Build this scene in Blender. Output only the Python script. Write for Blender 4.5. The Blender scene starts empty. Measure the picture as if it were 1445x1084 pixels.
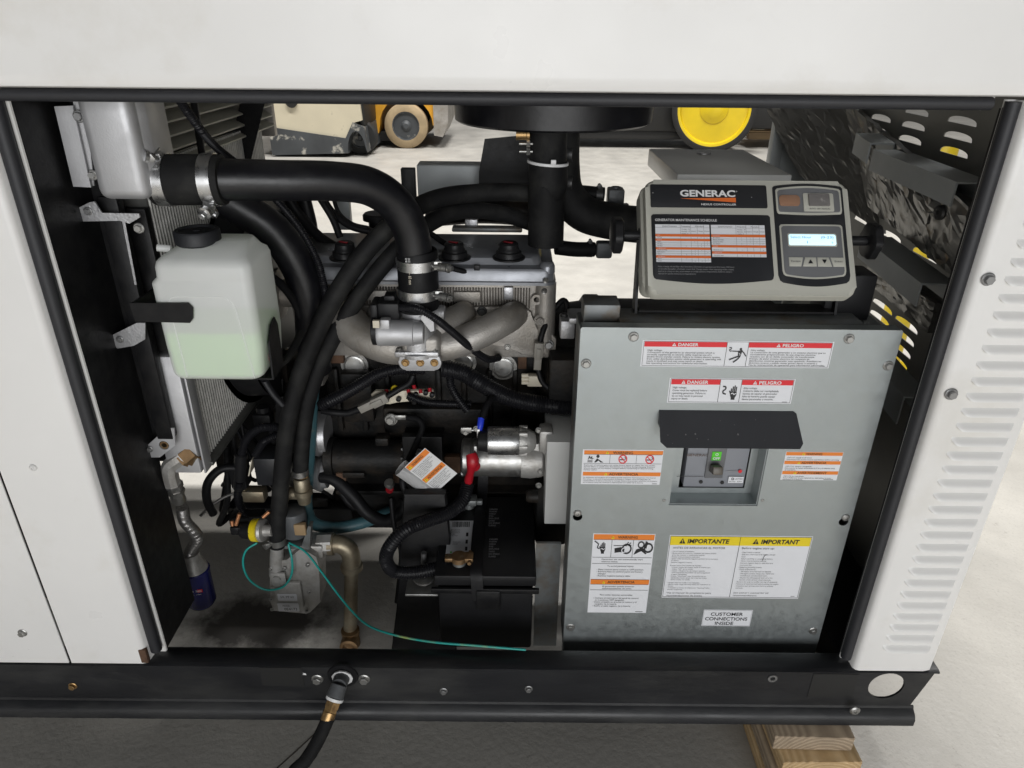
import bpy, bmesh, math, random
from mathutils import Vector, Matrix, noise
random.seed(7)
sc = bpy.context.scene
col = sc.collection
R_ = math.radians
V = Vector

# ---------------------------------------------------------------- camera
CAM = V((0, -1.0, 1.377)); FPX = 1000.0; TH = R_(26.5); RO = R_(.55)
_F = V((0, math.cos(TH), -math.sin(TH))); _R0 = V((1, 0, 0)); _U0 = V((0, math.sin(TH), math.cos(TH)))
_R = _R0 * math.cos(RO) + _U0 * math.sin(RO); _U = _U0 * math.cos(RO) - _R0 * math.sin(RO)
cam = bpy.data.objects.new('camera', bpy.data.cameras.new('camera')); col.objects.link(cam)
cam.data.sensor_width = 36; cam.data.lens = FPX / 1445 * 36; cam.data.clip_start = .02; cam.data.clip_end = 200
m = Matrix((_R, _U, -_F)).transposed().to_4x4(); m.translation = CAM; cam.matrix_world = m
sc.camera = cam
def ray(u, v): return _F + _R * ((u - 722.5) / FPX) - _U * ((v - 542) / FPX)
def P(u, v, Y): r = ray(u, v); return CAM + r * ((Y - CAM.y) / r.y)
def PX(u, v, X): r = ray(u, v); return CAM + r * ((X - CAM.x) / r.x)
def PZ(u, v, Z): r = ray(u, v); return CAM + r * ((Z - CAM.z) / r.z)
def S(p): return (p - CAM).dot(_F) / FPX          # metres per photo pixel at a point

# ---------------------------------------------------------------- light: warehouse high-bay lamps
w = bpy.data.worlds.new('World'); sc.world = w; w.use_nodes = True
bg = w.node_tree.nodes['Background']; bg.inputs[0].default_value = (.95, .97, 1, 1); bg.inputs[1].default_value = .085
def area(name, loc, target, sx, sy, power, c=(1, .97, .92)):
    l = bpy.data.lights.new(name, 'AREA'); l.shape = 'RECTANGLE'; l.size = sx; l.size_y = sy; l.energy = power; l.color = c
    o = bpy.data.objects.new(name, l); col.objects.link(o); o.location = loc
    o.rotation_euler = (V(target) - V(loc)).to_track_quat('-Z', 'Y').to_euler(); return o
area('high_bay_lamp', (.1, 2.5, 9.5), (.1, 2.5, 0), 2.0, 1.0, 730, (1, .985, .96))
area('high_bay_lamp', (-3.6, 3.4, 9.5), (-3.6, 3.4, 0), 2.0, 1.0, 500, (1, .985, .96))
area('high_bay_lamp', (4.8, 3.8, 9.5), (4.8, 3.8, 0), 2.0, 1.0, 560, (1, .985, .96))
area('high_bay_lamp', (.6, 7.5, 9.5), (.6, 7.5, 0), 2.0, 1.0, 570, (1, .985, .96))
# daylight from the open roll-up door behind the photographer
area('door_daylight', (.6, -6.5, 1.62), (.6, 0, 1.4), 6.0, 3.0, 285, (.98, .99, 1))
sc.view_settings.view_transform = 'Standard'; sc.view_settings.look = 'None'
sc.view_settings.exposure = 0; sc.view_settings.gamma = 1
sc.render.engine = 'CYCLES'; sc.cycles.use_denoising = True
sc.cycles.max_bounces = 6; sc.cycles.diffuse_bounces = 3; sc.cycles.glossy_bounces = 3; sc.cycles.transparent_max_bounces = 8
sc.cycles.use_adaptive_sampling = True; sc.cycles.adaptive_threshold = .02

# ---------------------------------------------------------------- materials
MATS = {}
def M(name, c, rough=.5, metal=0., var=.0, vs=6., bump=0., bs=60., c2=None, amt=.5, sharp=.12, ms=8., rvar=0., spec=.5, stretch=(1,1,1), trans=0., emit=0., coat=0.):
    m = bpy.data.materials.new(name); m.use_nodes = True; nt = m.node_tree; N = nt.nodes; L = nt.links
    b = N['Principled BSDF']; b.inputs['Roughness'].default_value = rough; b.inputs['Metallic'].default_value = metal
    b.inputs['Specular IOR Level'].default_value = spec; b.inputs['Coat Weight'].default_value = coat
    c = tuple(c) + (1,) if len(c) == 3 else c
    b.inputs['Base Color'].default_value = c
    if trans: b.inputs['Transmission Weight'].default_value = trans
    if emit: b.inputs['Emission Color'].default_value = c; b.inputs['Emission Strength'].default_value = emit
    if var or bump or c2 or rvar:
        tc = N.new('ShaderNodeTexCoord'); mp = N.new('ShaderNodeMapping'); L.new(tc.outputs['Object'], mp.inputs[0]); mp.inputs['Scale'].default_value = stretch
        vec = mp.outputs[0]
        def nz(scale, det=5, rg=.55):
            n = N.new('ShaderNodeTexNoise'); n.inputs['Scale'].default_value = scale; n.inputs['Detail'].default_value = det; n.inputs['Roughness'].default_value = rg
            L.new(vec, n.inputs['Vector']); return n.outputs['Fac']
        cur = None
        if var:
            mr = N.new('ShaderNodeMapRange'); L.new(nz(vs), mr.inputs[0]); mr.inputs[1].default_value = .3; mr.inputs[2].default_value = .7
            mr.inputs[3].default_value = 1 - var; mr.inputs[4].default_value = 1 + var
            mx = N.new('ShaderNodeVectorMath'); mx.operation = 'SCALE'; mx.inputs[0].default_value = c[:3]; L.new(mr.outputs[0], mx.inputs['Scale']); cur = mx.outputs[0]
        if c2:
            mr = N.new('ShaderNodeMapRange'); L.new(nz(ms, 8, .62), mr.inputs[0]); t = 1 - amt; t = .3 + .4 * t
            mr.inputs[1].default_value = t - sharp / 2; mr.inputs[2].default_value = t + sharp / 2
            mx = N.new('ShaderNodeMix'); mx.data_type = 'RGBA'; L.new(mr.outputs[0], mx.inputs[0])
            if cur: L.new(cur, mx.inputs[6])
            else: mx.inputs[6].default_value = c
            mx.inputs[7].default_value = tuple(c2) + (1,); cur = mx.outputs[2]
        if cur: L.new(cur, b.inputs['Base Color'])
        if rvar:
            mr = N.new('ShaderNodeMapRange'); L.new(nz(vs * 1.7), mr.inputs[0]); mr.inputs[1].default_value = .3; mr.inputs[2].default_value = .7
            mr.inputs[3].default_value = max(0, rough - rvar); mr.inputs[4].default_value = min(1, rough + rvar); L.new(mr.outputs[0], b.inputs['Roughness'])
        if bump:
            bp = N.new('ShaderNodeBump'); bp.inputs['Strength'].default_value = 1; bp.inputs['Distance'].default_value = bump; L.new(nz(bs, 3), bp.inputs['Height']); L.new(bp.outputs[0], b.inputs['Normal'])
    MATS[name] = m; return m

M('white', (.80, .79, .772), .34, var=.03, vs=3, bump=.0016, bs=5, rvar=.08, c2=(.72, .70, .66), amt=.16, sharp=.2, ms=5)
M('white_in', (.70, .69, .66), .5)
M('blackpaint', (.0065, .0065, .0075), .45, var=.2, vs=30, bump=.0002, bs=160, c2=(.016, .0155, .015), amt=.25, sharp=.4, ms=50, rvar=.06, spec=.22)
M('basepaint', (.0085, .009, .011), .45, var=.3, vs=9, bump=.0003, bs=120, c2=(.03, .03, .029), amt=.22, sharp=.3, ms=16, rvar=.12, stretch=(.4, 1, 1))
M('rubber', (.0085, .0085, .0095), .5, var=.2, vs=20, bump=.0002, bs=300, rvar=.1, spec=.22)
M('pipe', (.0055, .0055, .0075), .38, var=.2, vs=10, bump=.0003, bs=90, rvar=.06, c2=(.02, .02, .022), amt=.2, sharp=.3, ms=20)
M('hose', (.010, .010, .0105), .66, var=.15, vs=16, bump=.0003, bs=220, c2=(.03, .03, .028), amt=.22, sharp=.3, ms=18, spec=.22)
M('loom', (.010, .010, .012), .36, var=.15, vs=30, spec=.22)
M('seal', (.017, .0175, .021), .55, var=.15, vs=8, bump=.0003, bs=60)
M('plastic', (.013, .013, .014), .4, var=.15, vs=20, spec=.22)
M('galv', (.385, .415, .415), .40, .72, var=.03, vs=40, bump=.00008, bs=200, rvar=.08, c2=(.355, .385, .39), amt=.5, sharp=.4, ms=6)
M('galvdark', (.20, .21, .21), .5, .5, var=.15, vs=18, c2=(.16, .12, .08), amt=.25, sharp=.25, ms=20)
M('alu', (.47, .47, .48), .42, .75, var=.09, vs=30, bump=.0006, bs=240, rvar=.1)
M('alubright', (.50, .50, .51), .52, .6, var=.08, vs=14, bump=.0002, bs=420, rvar=.1)
M('cast', (.43, .41, .385), .5, .6, var=.14, vs=14, bump=.0008, bs=260, c2=(.27, .24, .20), amt=.35, sharp=.35, ms=10)
M('castdark', (.12, .105, .09), .6, .35, var=.2, vs=20, bump=.0008, bs=200, c2=(.07, .06, .05), amt=.4, sharp=.3, ms=16)
M('vcover', (.29, .30, .325), .36, .5, var=.06, vs=7, bump=.0002, bs=90, rvar=.1, c2=(.22, .225, .24), amt=.3, sharp=.4, ms=7)
M('block', (.0085, .0085, .0085), .5, var=.3, vs=20, bump=.001, bs=120, c2=(.035, .027, .02), amt=.26, sharp=.3, ms=14, spec=.22)
M('rust', (.095, .05, .028), .8, var=.4, vs=40, bump=.001, bs=120)
M('steel', (.55, .55, .55), .30, .95, var=.04, vs=40, rvar=.1)
M('zinc', (.42, .42, .41), .38, .9, var=.12, vs=60, rvar=.1, c2=(.32, .3, .27), amt=.2, sharp=.4, ms=70)
M('bolt', (.30, .30, .30), .42, .85, var=.2, vs=120)
M('boltdark', (.10, .10, .10), .45, .7, var=.2, vs=120)
M('brass', (.42, .27, .12), .38, .85, var=.2, vs=60, c2=(.2, .12, .06), amt=.3, ms=60)
M('bronze', (.24, .15, .075), .5, .75, var=.25, vs=50, c2=(.3, .27, .2), amt=.2, ms=70)
M('gaspipe', (.34, .30, .22), .45, .75, var=.2, vs=25, bump=.0005, bs=120, c2=(.20, .145, .09), amt=.35, sharp=.3, ms=18)
M('fuelcast', (.50, .49, .47), .45, .5, var=.12, vs=20, bump=.0007, bs=200, c2=(.2, .18, .15), amt=.25, sharp=.3, ms=20)
M('castgrey', (.105, .11, .115), .5, .3, var=.15, vs=14, bump=.0006, bs=160)
M('ctlgrey', (.47, .465, .41), .5, bump=.0002, bs=420, var=.02, vs=8)
M('ctldark', (.022, .023, .026), .35, rvar=.05, vs=8)
M('hood', (.036, .037, .041), .5, var=.1, vs=10); M('chip', (.15, .15, .15), .5)
M('ctlmid', (.145, .148, .155), .4, var=.03)
M('graypaint', (.62, .625, .61), .32, var=.04, vs=8, bump=.0002, bs=300)
M('channel', (.36, .38, .385), .5, .3, var=.12, vs=8, bump=.0002, bs=90)
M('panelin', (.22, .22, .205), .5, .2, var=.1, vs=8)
M('paper', (.74, .75, .78), .35, var=.02, vs=20)
M('red', (.70, .018, .028), .4); M('orange', (.78, .22, .028), .4); M('yellow', (.80, .62, .015), .4); M('ink', (.012, .012, .014), .45)
M('inkgrey', (.10, .10, .105), .5); M('orangered', (.74, .16, .035), .4); M('whiteink', (.74, .74, .74), .45); M('greyink', (.30, .30, .31), .5)
M('darkred', (.20, .008, .014), .45); M('redrubber', (.40, .010, .02), .38, var=.15, vs=40); M('bluevinyl', (.02, .05, .62), .35); M('bluecan', (.018, .02, .13), .25)
M('tealwire', (.02, .33, .29), .35, c2=(.45, .42, .05), amt=.12, ms=4); M('tealhose', (.045, .115, .135), .45, var=.15, vs=16, c2=(.1, .15, .15), amt=.2, ms=50)
M('beige', (.66, .60, .48), .5, var=.05); M('tag', (.72, .72, .72), .4, bump=.001, bs=26)
M('greyconn', (.26, .245, .215), .5, var=.06); M('copper', (.55, .25, .12), .4, .6)
M('green', (.10, .62, .03), .4); M('brk', (.25, .26, .285), .45, var=.03); M('toggle', (.10, .085, .065), .4)
M('amber', (.30, .17, .11), .2); M('glassy', (.17, .16, .155), .12)
M('lcd', (.60, .86, .95), .2, emit=.85); M('lcdink', (.05, .25, .6), .3)
M('core', (.09, .09, .085), .45, .5, var=.2, vs=30)
M('fin', (.62, .61, .58), .5, .15, var=.2, vs=60)
M('coolant', (.36, .50, .22), .35); M('cap', (.014, .015, .018), .55, bump=.0003, bs=80)
M('fyellow', (.62, .30, .02), .5, var=.15, vs=4, c2=(.25, .15, .05), amt=.22, sharp=.12, ms=5); M('fcream', (.62, .56, .42), .5, var=.06, vs=3, c2=(.3, .26, .2), amt=.06, sharp=.1, ms=6)
M('fdark', (.055, .06, .065), .5, var=.2, vs=4, c2=(.45, .43, .38), amt=.2, sharp=.08, ms=7); M('tyre_tan', (.36, .27, .16), .8, var=.2, vs=8, bump=.003, bs=20)
M('tyre', (.02, .02, .02), .75, var=.2, vs=12, bump=.002, bs=30); M('rimyellow', (.66, .48, .005), .4, var=.06, vs=6); M('vehblack', (.012, .012, .012), .5)
M('backwood', (.38, .26, .14), .7, var=.2, vs=10, stretch=(.2, 1, 1))
M('braid', (.33, .32, .31), .35, .85, var=.35, vs=260)

def concrete():
    m = M('concrete', (.5, .47, .42), .45); nt = m.node_tree; N = nt.nodes; L = nt.links; b = N['Principled BSDF']
    g = N.new('ShaderNodeNewGeometry')
    def nz(s, d=6, r=.6):
        n = N.new('ShaderNodeTexNoise'); n.inputs['Scale'].default_value = s; n.inputs['Detail'].default_value = d; n.inputs['Roughness'].default_value = r; L.new(g.outputs['Position'], n.inputs['Vector']); return n.outputs['Fac']
    def mr(x, a, bb, c, d):
        n = N.new('ShaderNodeMapRange'); n.clamp = True
        if hasattr(x, 'links'): L.new(x, n.inputs[0])
        for i, q in enumerate((a, bb, c, d)): n.inputs[i + 1].default_value = q
        return n.outputs[0]
    def mix(f, a, bb):
        n = N.new('ShaderNodeMix'); n.data_type = 'RGBA'; L.new(f, n.inputs[0])
        for i, q in ((6, a), (7, bb)):
            if isinstance(q, tuple): n.inputs[i].default_value = q + (1,)
            else: L.new(q, n.inputs[i])
        return n.outputs[2]
    c = mix(mr(nz(2.2, 7, .6), .36, .64, 0, 1), (.38, .365, .335), (.48, .46, .42))
    c = mix(mr(nz(9, 8, .65), .45, .75, 0, .35), c, (.34, .325, .30))
    c = mix(mr(nz(140, 2), .55, .75, 0, .35), c, (.24, .23, .21))
    c = mix(mr(nz(33, 4, .7), .66, .70, 0, .45), c, (.20, .18, .16))
    # worn dark patch with its own outline where the set has stood and dripped oil
    sx = N.new('ShaderNodeSeparateXYZ'); L.new(g.outputs['Position'], sx.inputs[0])
    def blob(cx, cy, rx, ry, soft, ns, na):
        mp = N.new('ShaderNodeMapping'); mp.inputs['Location'].default_value = (-cx / rx, -cy / ry, 0); mp.inputs['Scale'].default_value = (1 / rx, 1 / ry, 0); L.new(g.outputs['Position'], mp.inputs[0])
        ln = N.new('ShaderNodeVectorMath'); ln.operation = 'LENGTH'; L.new(mp.outputs[0], ln.inputs[0])
        ad = N.new('ShaderNodeMath'); ad.operation = 'MULTIPLY_ADD'; L.new(nz(ns, 6, .65), ad.inputs[0]); ad.inputs[1].default_value = na; L.new(ln.outputs['Value'], ad.inputs[2])
        return mr(ad.outputs[0], 1 + na / 2 - soft, 1 + na / 2 + soft, 1, 0)
    sp = PZ(372, 878, 0)
    f = blob(sp.x, sp.y, .17, .10, .30, 13, 1.6)
    c = mix(f, c, (.055, .05, .045))
    L.new(c, b.inputs['Base Color'])
    L.new(mr(nz(6), .3, .7, .32, .6), b.inputs['Roughness'])
    bp = N.new('ShaderNodeBump'); bp.inputs['Distance'].default_value = .0012; L.new(nz(60, 4), bp.inputs['Height']); L.new(bp.outputs[0], b.inputs['Normal'])
concrete()

def woodmat(name, ca, cb, axis):
    m = M(name, ca, .75); nt = m.node_tree; N = nt.nodes; L = nt.links; b = N['Principled BSDF']
    tc = N.new('ShaderNodeTexCoord'); mp = N.new('ShaderNodeMapping'); L.new(tc.outputs['Object'], mp.inputs[0])
    mp.inputs['Location'].default_value = (-.02, 0, .05)
    wv = N.new('ShaderNodeTexWave'); wv.wave_type = 'RINGS'; wv.rings_direction = 'Y'; wv.inputs['Scale'].default_value = 38; wv.inputs['Distortion'].default_value = 2.2; wv.inputs['Detail'].default_value = 3; wv.inputs['Detail Scale'].default_value = 1.5
    mp2 = N.new('ShaderNodeMapping'); mp2.inputs['Scale'].default_value = (1, .06, 1); L.new(mp.outputs[0], mp2.inputs[0]); L.new(mp2.outputs[0], wv.inputs['Vector'])
    n = N.new('ShaderNodeTexNoise'); n.inputs['Scale'].default_value = 30; L.new(tc.outputs['Object'], n.inputs['Vector'])
    mx = N.new('ShaderNodeMix'); mx.data_type = 'RGBA'; L.new(wv.outputs['Fac'], mx.inputs[0]); mx.inputs[6].default_value = ca + (1,); mx.inputs[7].default_value = cb + (1,)
    mx2 = N.new('ShaderNodeMix'); mx2.data_type = 'RGBA'; mx2.blend_type = 'MULTIPLY'; mx2.inputs[0].default_value = .5; L.new(mx.outputs[2], mx2.inputs[6])
    L.new(n.outputs['Fac'], mx2.inputs[7]); L.new(mx2.outputs[2], b.inputs['Base Color'])
    bp = N.new('ShaderNodeBump'); bp.inputs['Distance'].default_value = .0012; L.new(wv.outputs['Fac'], bp.inputs['Height']); L.new(bp.outputs[0], b.inputs['Normal'])
woodmat('wood_old', (.55, .43, .30), (.38, .29, .20), 0); woodmat('wood_new', (.80, .57, .31), (.64, .43, .21), 0)

def foil():
    m = M('foil', (.17, .168, .16), .30, .65); nt = m.node_tree; N = nt.nodes; L = nt.links; b = N['Principled BSDF']
    tc = N.new('ShaderNodeTexCoord')
    def ridge(scale, wd, rot, st, seed):
        mp = N.new('ShaderNodeMapping'); mp.inputs['Location'].default_value = (seed, seed * .7, 0); mp.inputs['Scale'].default_value = st; mp.inputs['Rotation'].default_value = (rot, 0, 0); L.new(tc.outputs['Object'], mp.inputs[0])
        n = N.new('ShaderNodeTexNoise'); n.inputs['Scale'].default_value = scale; n.inputs['Detail'].default_value = 1.5; n.inputs['Distortion'].default_value = .7; L.new(mp.outputs[0], n.inputs['Vector'])
        s1 = N.new('ShaderNodeMath'); s1.operation = 'SUBTRACT'; L.new(n.outputs['Fac'], s1.inputs[0]); s1.inputs[1].default_value = .5
        s2 = N.new('ShaderNodeMath'); s2.operation = 'ABSOLUTE'; L.new(s1.outputs[0], s2.inputs[0])
        r = N.new('ShaderNodeMapRange'); r.interpolation_type = 'SMOOTHSTEP'; L.new(s2.outputs[0], r.inputs[0]); r.inputs[1].default_value = 0; r.inputs[2].default_value = wd; r.inputs[3].default_value = 1; r.inputs[4].default_value = 0; return r.outputs[0]
    def add(a_, b_, k):
        q = N.new('ShaderNodeMath'); q.operation = 'MULTIPLY_ADD'; L.new(b_, q.inputs[0]); q.inputs[1].default_value = k; L.new(a_, q.inputs[2]); return q.outputs[0]
    h = ridge(44, .5, .2, (1, .8, 1), 7.7)
    bp = N.new('ShaderNodeBump'); bp.inputs['Distance'].default_value = .0008; L.new(h, bp.inputs['Height']); L.new(bp.outputs[0], b.inputs['Normal'])
foil()

def bottlemat(name, c, tr, fac):
    m = bpy.data.materials.new(name); m.use_nodes = True; nt = m.node_tree; N = nt.nodes; L = nt.links
    out = N['Material Output']; b = N['Principled BSDF']; b.inputs['Base Color'].default_value = c + (1,); b.inputs['Roughness'].default_value = .38
    t = N.new('ShaderNodeBsdfTranslucent'); t.inputs[0].default_value = tr + (1,)
    a = N.new('ShaderNodeMixShader'); a.inputs[0].default_value = .14; L.new(b.outputs[0], a.inputs[1]); L.new(t.outputs[0], a.inputs[2])
    tp = N.new('ShaderNodeBsdfTransparent'); mx = N.new('ShaderNodeMixShader'); mx.inputs[0].default_value = fac
    L.new(a.outputs[0], mx.inputs[1]); L.new(tp.outputs[0], mx.inputs[2]); L.new(mx.outputs[0], out.inputs['Surface']); MATS[name] = m
bottlemat('bottle', (.97, .98, .965), (.95, .96, .94), .33)
bottlemat('liquid', (.24, .74, .01), (.5, .85, .3), .0)

# ---------------------------------------------------------------- mesh helpers
W = {}
def finish(me, ang=38):
    for p in me.polygons: p.use_smooth = True
    try: me.set_sharp_from_angle(angle=R_(ang))
    except Exception: pass
def put(name, bm, mats, parent=None, label=None, cat=None, group=None, kind=None, ang=38, loc=None):
    """bm: bmesh in WORLD coordinates -> one mesh object"""
    if not isinstance(mats, (list, tuple)): mats = [mats]
    bmesh.ops.recalc_face_normals(bm, faces=bm.faces[:])
    if parent is not None: o = W[parent]
    elif loc is not None: o = V(loc)
    else:
        xs = [v.co for v in bm.verts]; o = V(((min(v.x for v in xs) + max(v.x for v in xs)) / 2, (min(v.y for v in xs) + max(v.y for v in xs)) / 2, min(v.z for v in xs)))
    bmesh.ops.translate(bm, verts=bm.verts[:], vec=-o)
    me = bpy.data.meshes.new(name); bm.to_mesh(me); bm.free()
    for q in mats: me.materials.append(MATS[q])
    finish(me, ang)
    ob = bpy.data.objects.new(name, me); col.objects.link(ob); W[ob] = o
    if parent is not None: ob.parent = parent
    else: ob.location = o
    tag(ob, label, cat, group, kind); return ob
def tag(ob, label=None, cat=None, group=None, kind=None):
    for k, q in (('label', label), ('category', cat), ('group', group), ('kind', kind)):
        if q: ob[k] = q
def thing(name, loc, label, cat, group=None):
    e = bpy.data.objects.new(name, None); col.objects.link(e); e.location = loc; e.empty_display_size = .05; W[e] = V(loc)
    tag(e, label, cat, group); return e
def nb(): return bmesh.new()
def frame(o, ex, ey):
    ex = V(ex).normalized(); ez = ex.cross(V(ey)).normalized(); ey = ez.cross(ex)
    m = Matrix((ex, ey, ez)).transposed().to_4x4(); m.translation = V(o); return m
def box(bm, c, s, bev=0, mat=None, seg=2, mi=0):
    r = bmesh.ops.create_cube(bm, size=1); vs = r['verts']
    fs = set(f for v in vs for f in v.link_faces)
    for v in vs: v.co = V((v.co.x * s[0], v.co.y * s[1], v.co.z * s[2]))
    if bev:
        es = list({e for v in vs for e in v.link_edges}); g = bmesh.ops.bevel(bm, geom=es, offset=bev, segments=seg, profile=.5, affect='EDGES'); vs = list(set(g['verts']) | set(v for v in vs if v.is_valid))
        vs = list({v for f in g['faces'] for v in f.verts} | set(v for v in vs if v.is_valid))
        seen = set(vs); st = list(vs)
        while st:
            x = st.pop()
            for e in x.link_edges:
                y = e.other_vert(x)
                if y not in seen: seen.add(y); st.append(y)
        vs = list(seen)
    T = (mat if mat is not None else Matrix.Translation(V(c)))
    if mat is not None: T = mat @ Matrix.Translation(V(c))
    bmesh.ops.transform(bm, matrix=T, verts=vs)
    if mi:
        for v in vs:
            for f in v.link_faces: f.material_index = mi
    return vs
def rings(bm, R, closed=True, cap=True, mi=0):
    vr = [[bm.verts.new(p) for p in r] for r in R]; n = len(vr[0])
    for a, b in zip(vr, vr[1:]):
        for i in range(n if closed else n - 1):
            try: bm.faces.new((a[i], a[(i + 1) % n], b[(i + 1) % n], b[i])).material_index = mi
            except ValueError: pass
    if cap and closed:
        for r in (vr[0][::-1], vr[-1]):
            try: bm.faces.new(r).material_index = mi
            except ValueError: pass
    return vr
def perp(d):
    d = V(d).normalized(); a = V((0, 0, 1)) if abs(d.z) < .9 else V((1, 0, 0)); x = a.cross(d).normalized(); return x, d.cross(x)
def lathe(bm, o, d, prof, seg=24, mi=0, rot=0, cap=True):
    """prof: list of (distance along d, radius)"""
    o = V(o); d = V(d).normalized(); x, y = perp(d); R = []
    for t, r in prof:
        r = max(r, 1e-5); R.append([o + d * t + (x * math.cos(rot + 2 * math.pi * i / seg) + y * math.sin(rot + 2 * math.pi * i / seg)) * r for i in range(seg)])
    return rings(bm, R, mi=mi, cap=cap)
def cyl(bm, a, b, r, r2=None, seg=20, bev=0, mi=0):
    a = V(a); b = V(b); h = (b - a).length; r2 = r if r2 is None else r2
    pr = [(0, r), (h, r2)] if not bev else [(0, r - bev), (bev, r), (h - bev, r2), (h, r2 - bev)]
    lathe(bm, a, b - a, pr, seg, mi)
def spline(pts, n):
    pts = [V(p) for p in pts]
    if len(pts) == 2: return [pts[0].lerp(pts[1], i / n) for i in range(n + 1)]
    q = [pts[0] * 2 - pts[1]] + pts + [pts[-1] * 2 - pts[-2]]; L = []
    lens = [(pts[i + 1] - pts[i]).length for i in range(len(pts) - 1)]; tot = sum(lens)
    for i in range(len(pts) - 1):
        k = max(2, round(n * lens[i] / tot)); p0, p1, p2, p3 = q[i:i + 4]
        def kn(a, b): return max(1e-4, (b - a).length ** .5)
        t0 = 0; t1 = kn(p0, p1); t2 = t1 + kn(p1, p2); t3 = t2 + kn(p2, p3)
        for j in range(k):
            t = t1 + (t2 - t1) * j / k
            A1 = p0 * ((t1 - t) / (t1 - t0)) + p1 * ((t - t0) / (t1 - t0)); A2 = p1 * ((t2 - t) / (t2 - t1)) + p2 * ((t - t1) / (t2 - t1)); A3 = p2 * ((t3 - t) / (t3 - t2)) + p3 * ((t - t2) / (t3 - t2))
            B1 = A1 * ((t2 - t) / (t2 - t0)) + A2 * ((t - t0) / (t2 - t0)); B2 = A2 * ((t3 - t) / (t3 - t1)) + A3 * ((t - t1) / (t3 - t1))
            L.append(B1 * ((t2 - t) / (t2 - t1)) + B2 * ((t - t1) / (t2 - t1)))
    L.append(pts[-1]); return L
def tube(bm, pts, r, seg=16, n=40, corr=None, mi=0, raw=False, sq=1.0):
    """swept tube; r number or list per point ratio; corr=(pitch, depth) for split loom"""
    L = pts if raw else spline(pts, n)
    if corr:
        pitch, dep = corr; D = [0]
        for a, b in zip(L, L[1:]): D.append(D[-1] + (b - a).length)
        tot = D[-1]; k = int(tot / pitch * 4); Q = []; j = 0
        for i in range(k + 1):
            s = tot * i / k
            while j < len(D) - 2 and D[j + 1] < s: j += 1
            f = (s - D[j]) / max(1e-9, D[j + 1] - D[j]); Q.append(L[j].lerp(L[j + 1], min(1, f)))
        L = Q
    N = len(L); t = (L[1] - L[0]).normalized(); x, y = perp(t); RR = []
    for i in range(N):
        t2 = ((L[min(i + 1, N - 1)] - L[max(i - 1, 0)])).normalized()
        ax = t.cross(t2)
        if ax.length > 1e-7: q = Matrix.Rotation(t.angle(t2), 3, ax.normalized()); x = q @ x
        x = (x - t2 * x.dot(t2)).normalized(); y = t2.cross(x); t = t2
        f = i / (N - 1)
        rr = r(f) if callable(r) else r
        if corr: rr = rr - (corr[1] if (i // 2) % 2 else 0)
        RR.append([L[i] + (x * math.cos(2 * math.pi * k / seg) + y * math.sin(2 * math.pi * k / seg) * sq) * rr for k in range(seg)])
    return rings(bm, RR, mi=mi)
def prism(bm, pts, F, th, bev=0, seg=2, mi=0):
    """polygon pts (x,y) in frame F, extruded along +z of F by th"""
    a = [bm.verts.new((p[0], p[1], 0)) for p in pts]; b = [bm.verts.new((p[0], p[1], th)) for p in pts]; n = len(pts); fs = []
    fs.append(bm.faces.new(a[::-1])); top = bm.faces.new(b); fs.append(top)
    for i in range(n): fs.append(bm.faces.new((a[i], a[(i + 1) % n], b[(i + 1) % n], b[i])))
    vs = a + b
    if bev:
        g = bmesh.ops.bevel(bm, geom=list(top.edges), offset=bev, segments=seg, profile=.5, affect='EDGES')
        vs = list({v for v in vs if v.is_valid} | {v for f in g['faces'] for v in f.verts})
    for v in vs:
        for f in v.link_faces: f.material_index = mi
    bmesh.ops.transform(bm, matrix=F, verts=vs); return vs
def rrect(x0, y0, x1, y1, r, n=5):
    o = []
    for cx, cy, a in ((x1 - r, y1 - r, 0), (x0 + r, y1 - r, 90), (x0 + r, y0 + r, 180), (x1 - r, y0 + r, 270)):
        for i in range(n + 1): t = R_(a + 90 * i / n); o.append((cx + r * math.cos(t), cy + r * math.sin(t)))
    return o
def circ(cx, cy, r, n=20, ry=None): return [(cx + r * math.cos(2 * math.pi * i / n), cy + (ry or r) * math.sin(2 * math.pi * i / n)) for i in range(n)]
def plate(bm, outer, holes, F, th, mi=0):
    """sheet with real holes; centred thickness"""
    cu = bpy.data.curves.new('c', 'CURVE'); cu.dimensions = '2D'; cu.fill_mode = 'BOTH'; cu.extrude = th / 2
    for poly in [outer] + holes:
        sp = cu.splines.new('POLY'); sp.points.add(len(poly) - 1); sp.use_cyclic_u = True
        for i, p in enumerate(poly): sp.points[i].co = (p[0], p[1], 0, 1)
    o = bpy.data.objects.new('c', cu); me = bpy.data.meshes.new_from_object(o); me.transform(F)
    n0 = len(bm.faces); bm.from_mesh(me); bm.faces.ensure_lookup_table()
    for f in bm.faces[n0:]: f.material_index = mi
    bpy.data.objects.remove(o); bpy.data.curves.remove(cu); bpy.data.meshes.remove(me)
SH = {}
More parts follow.
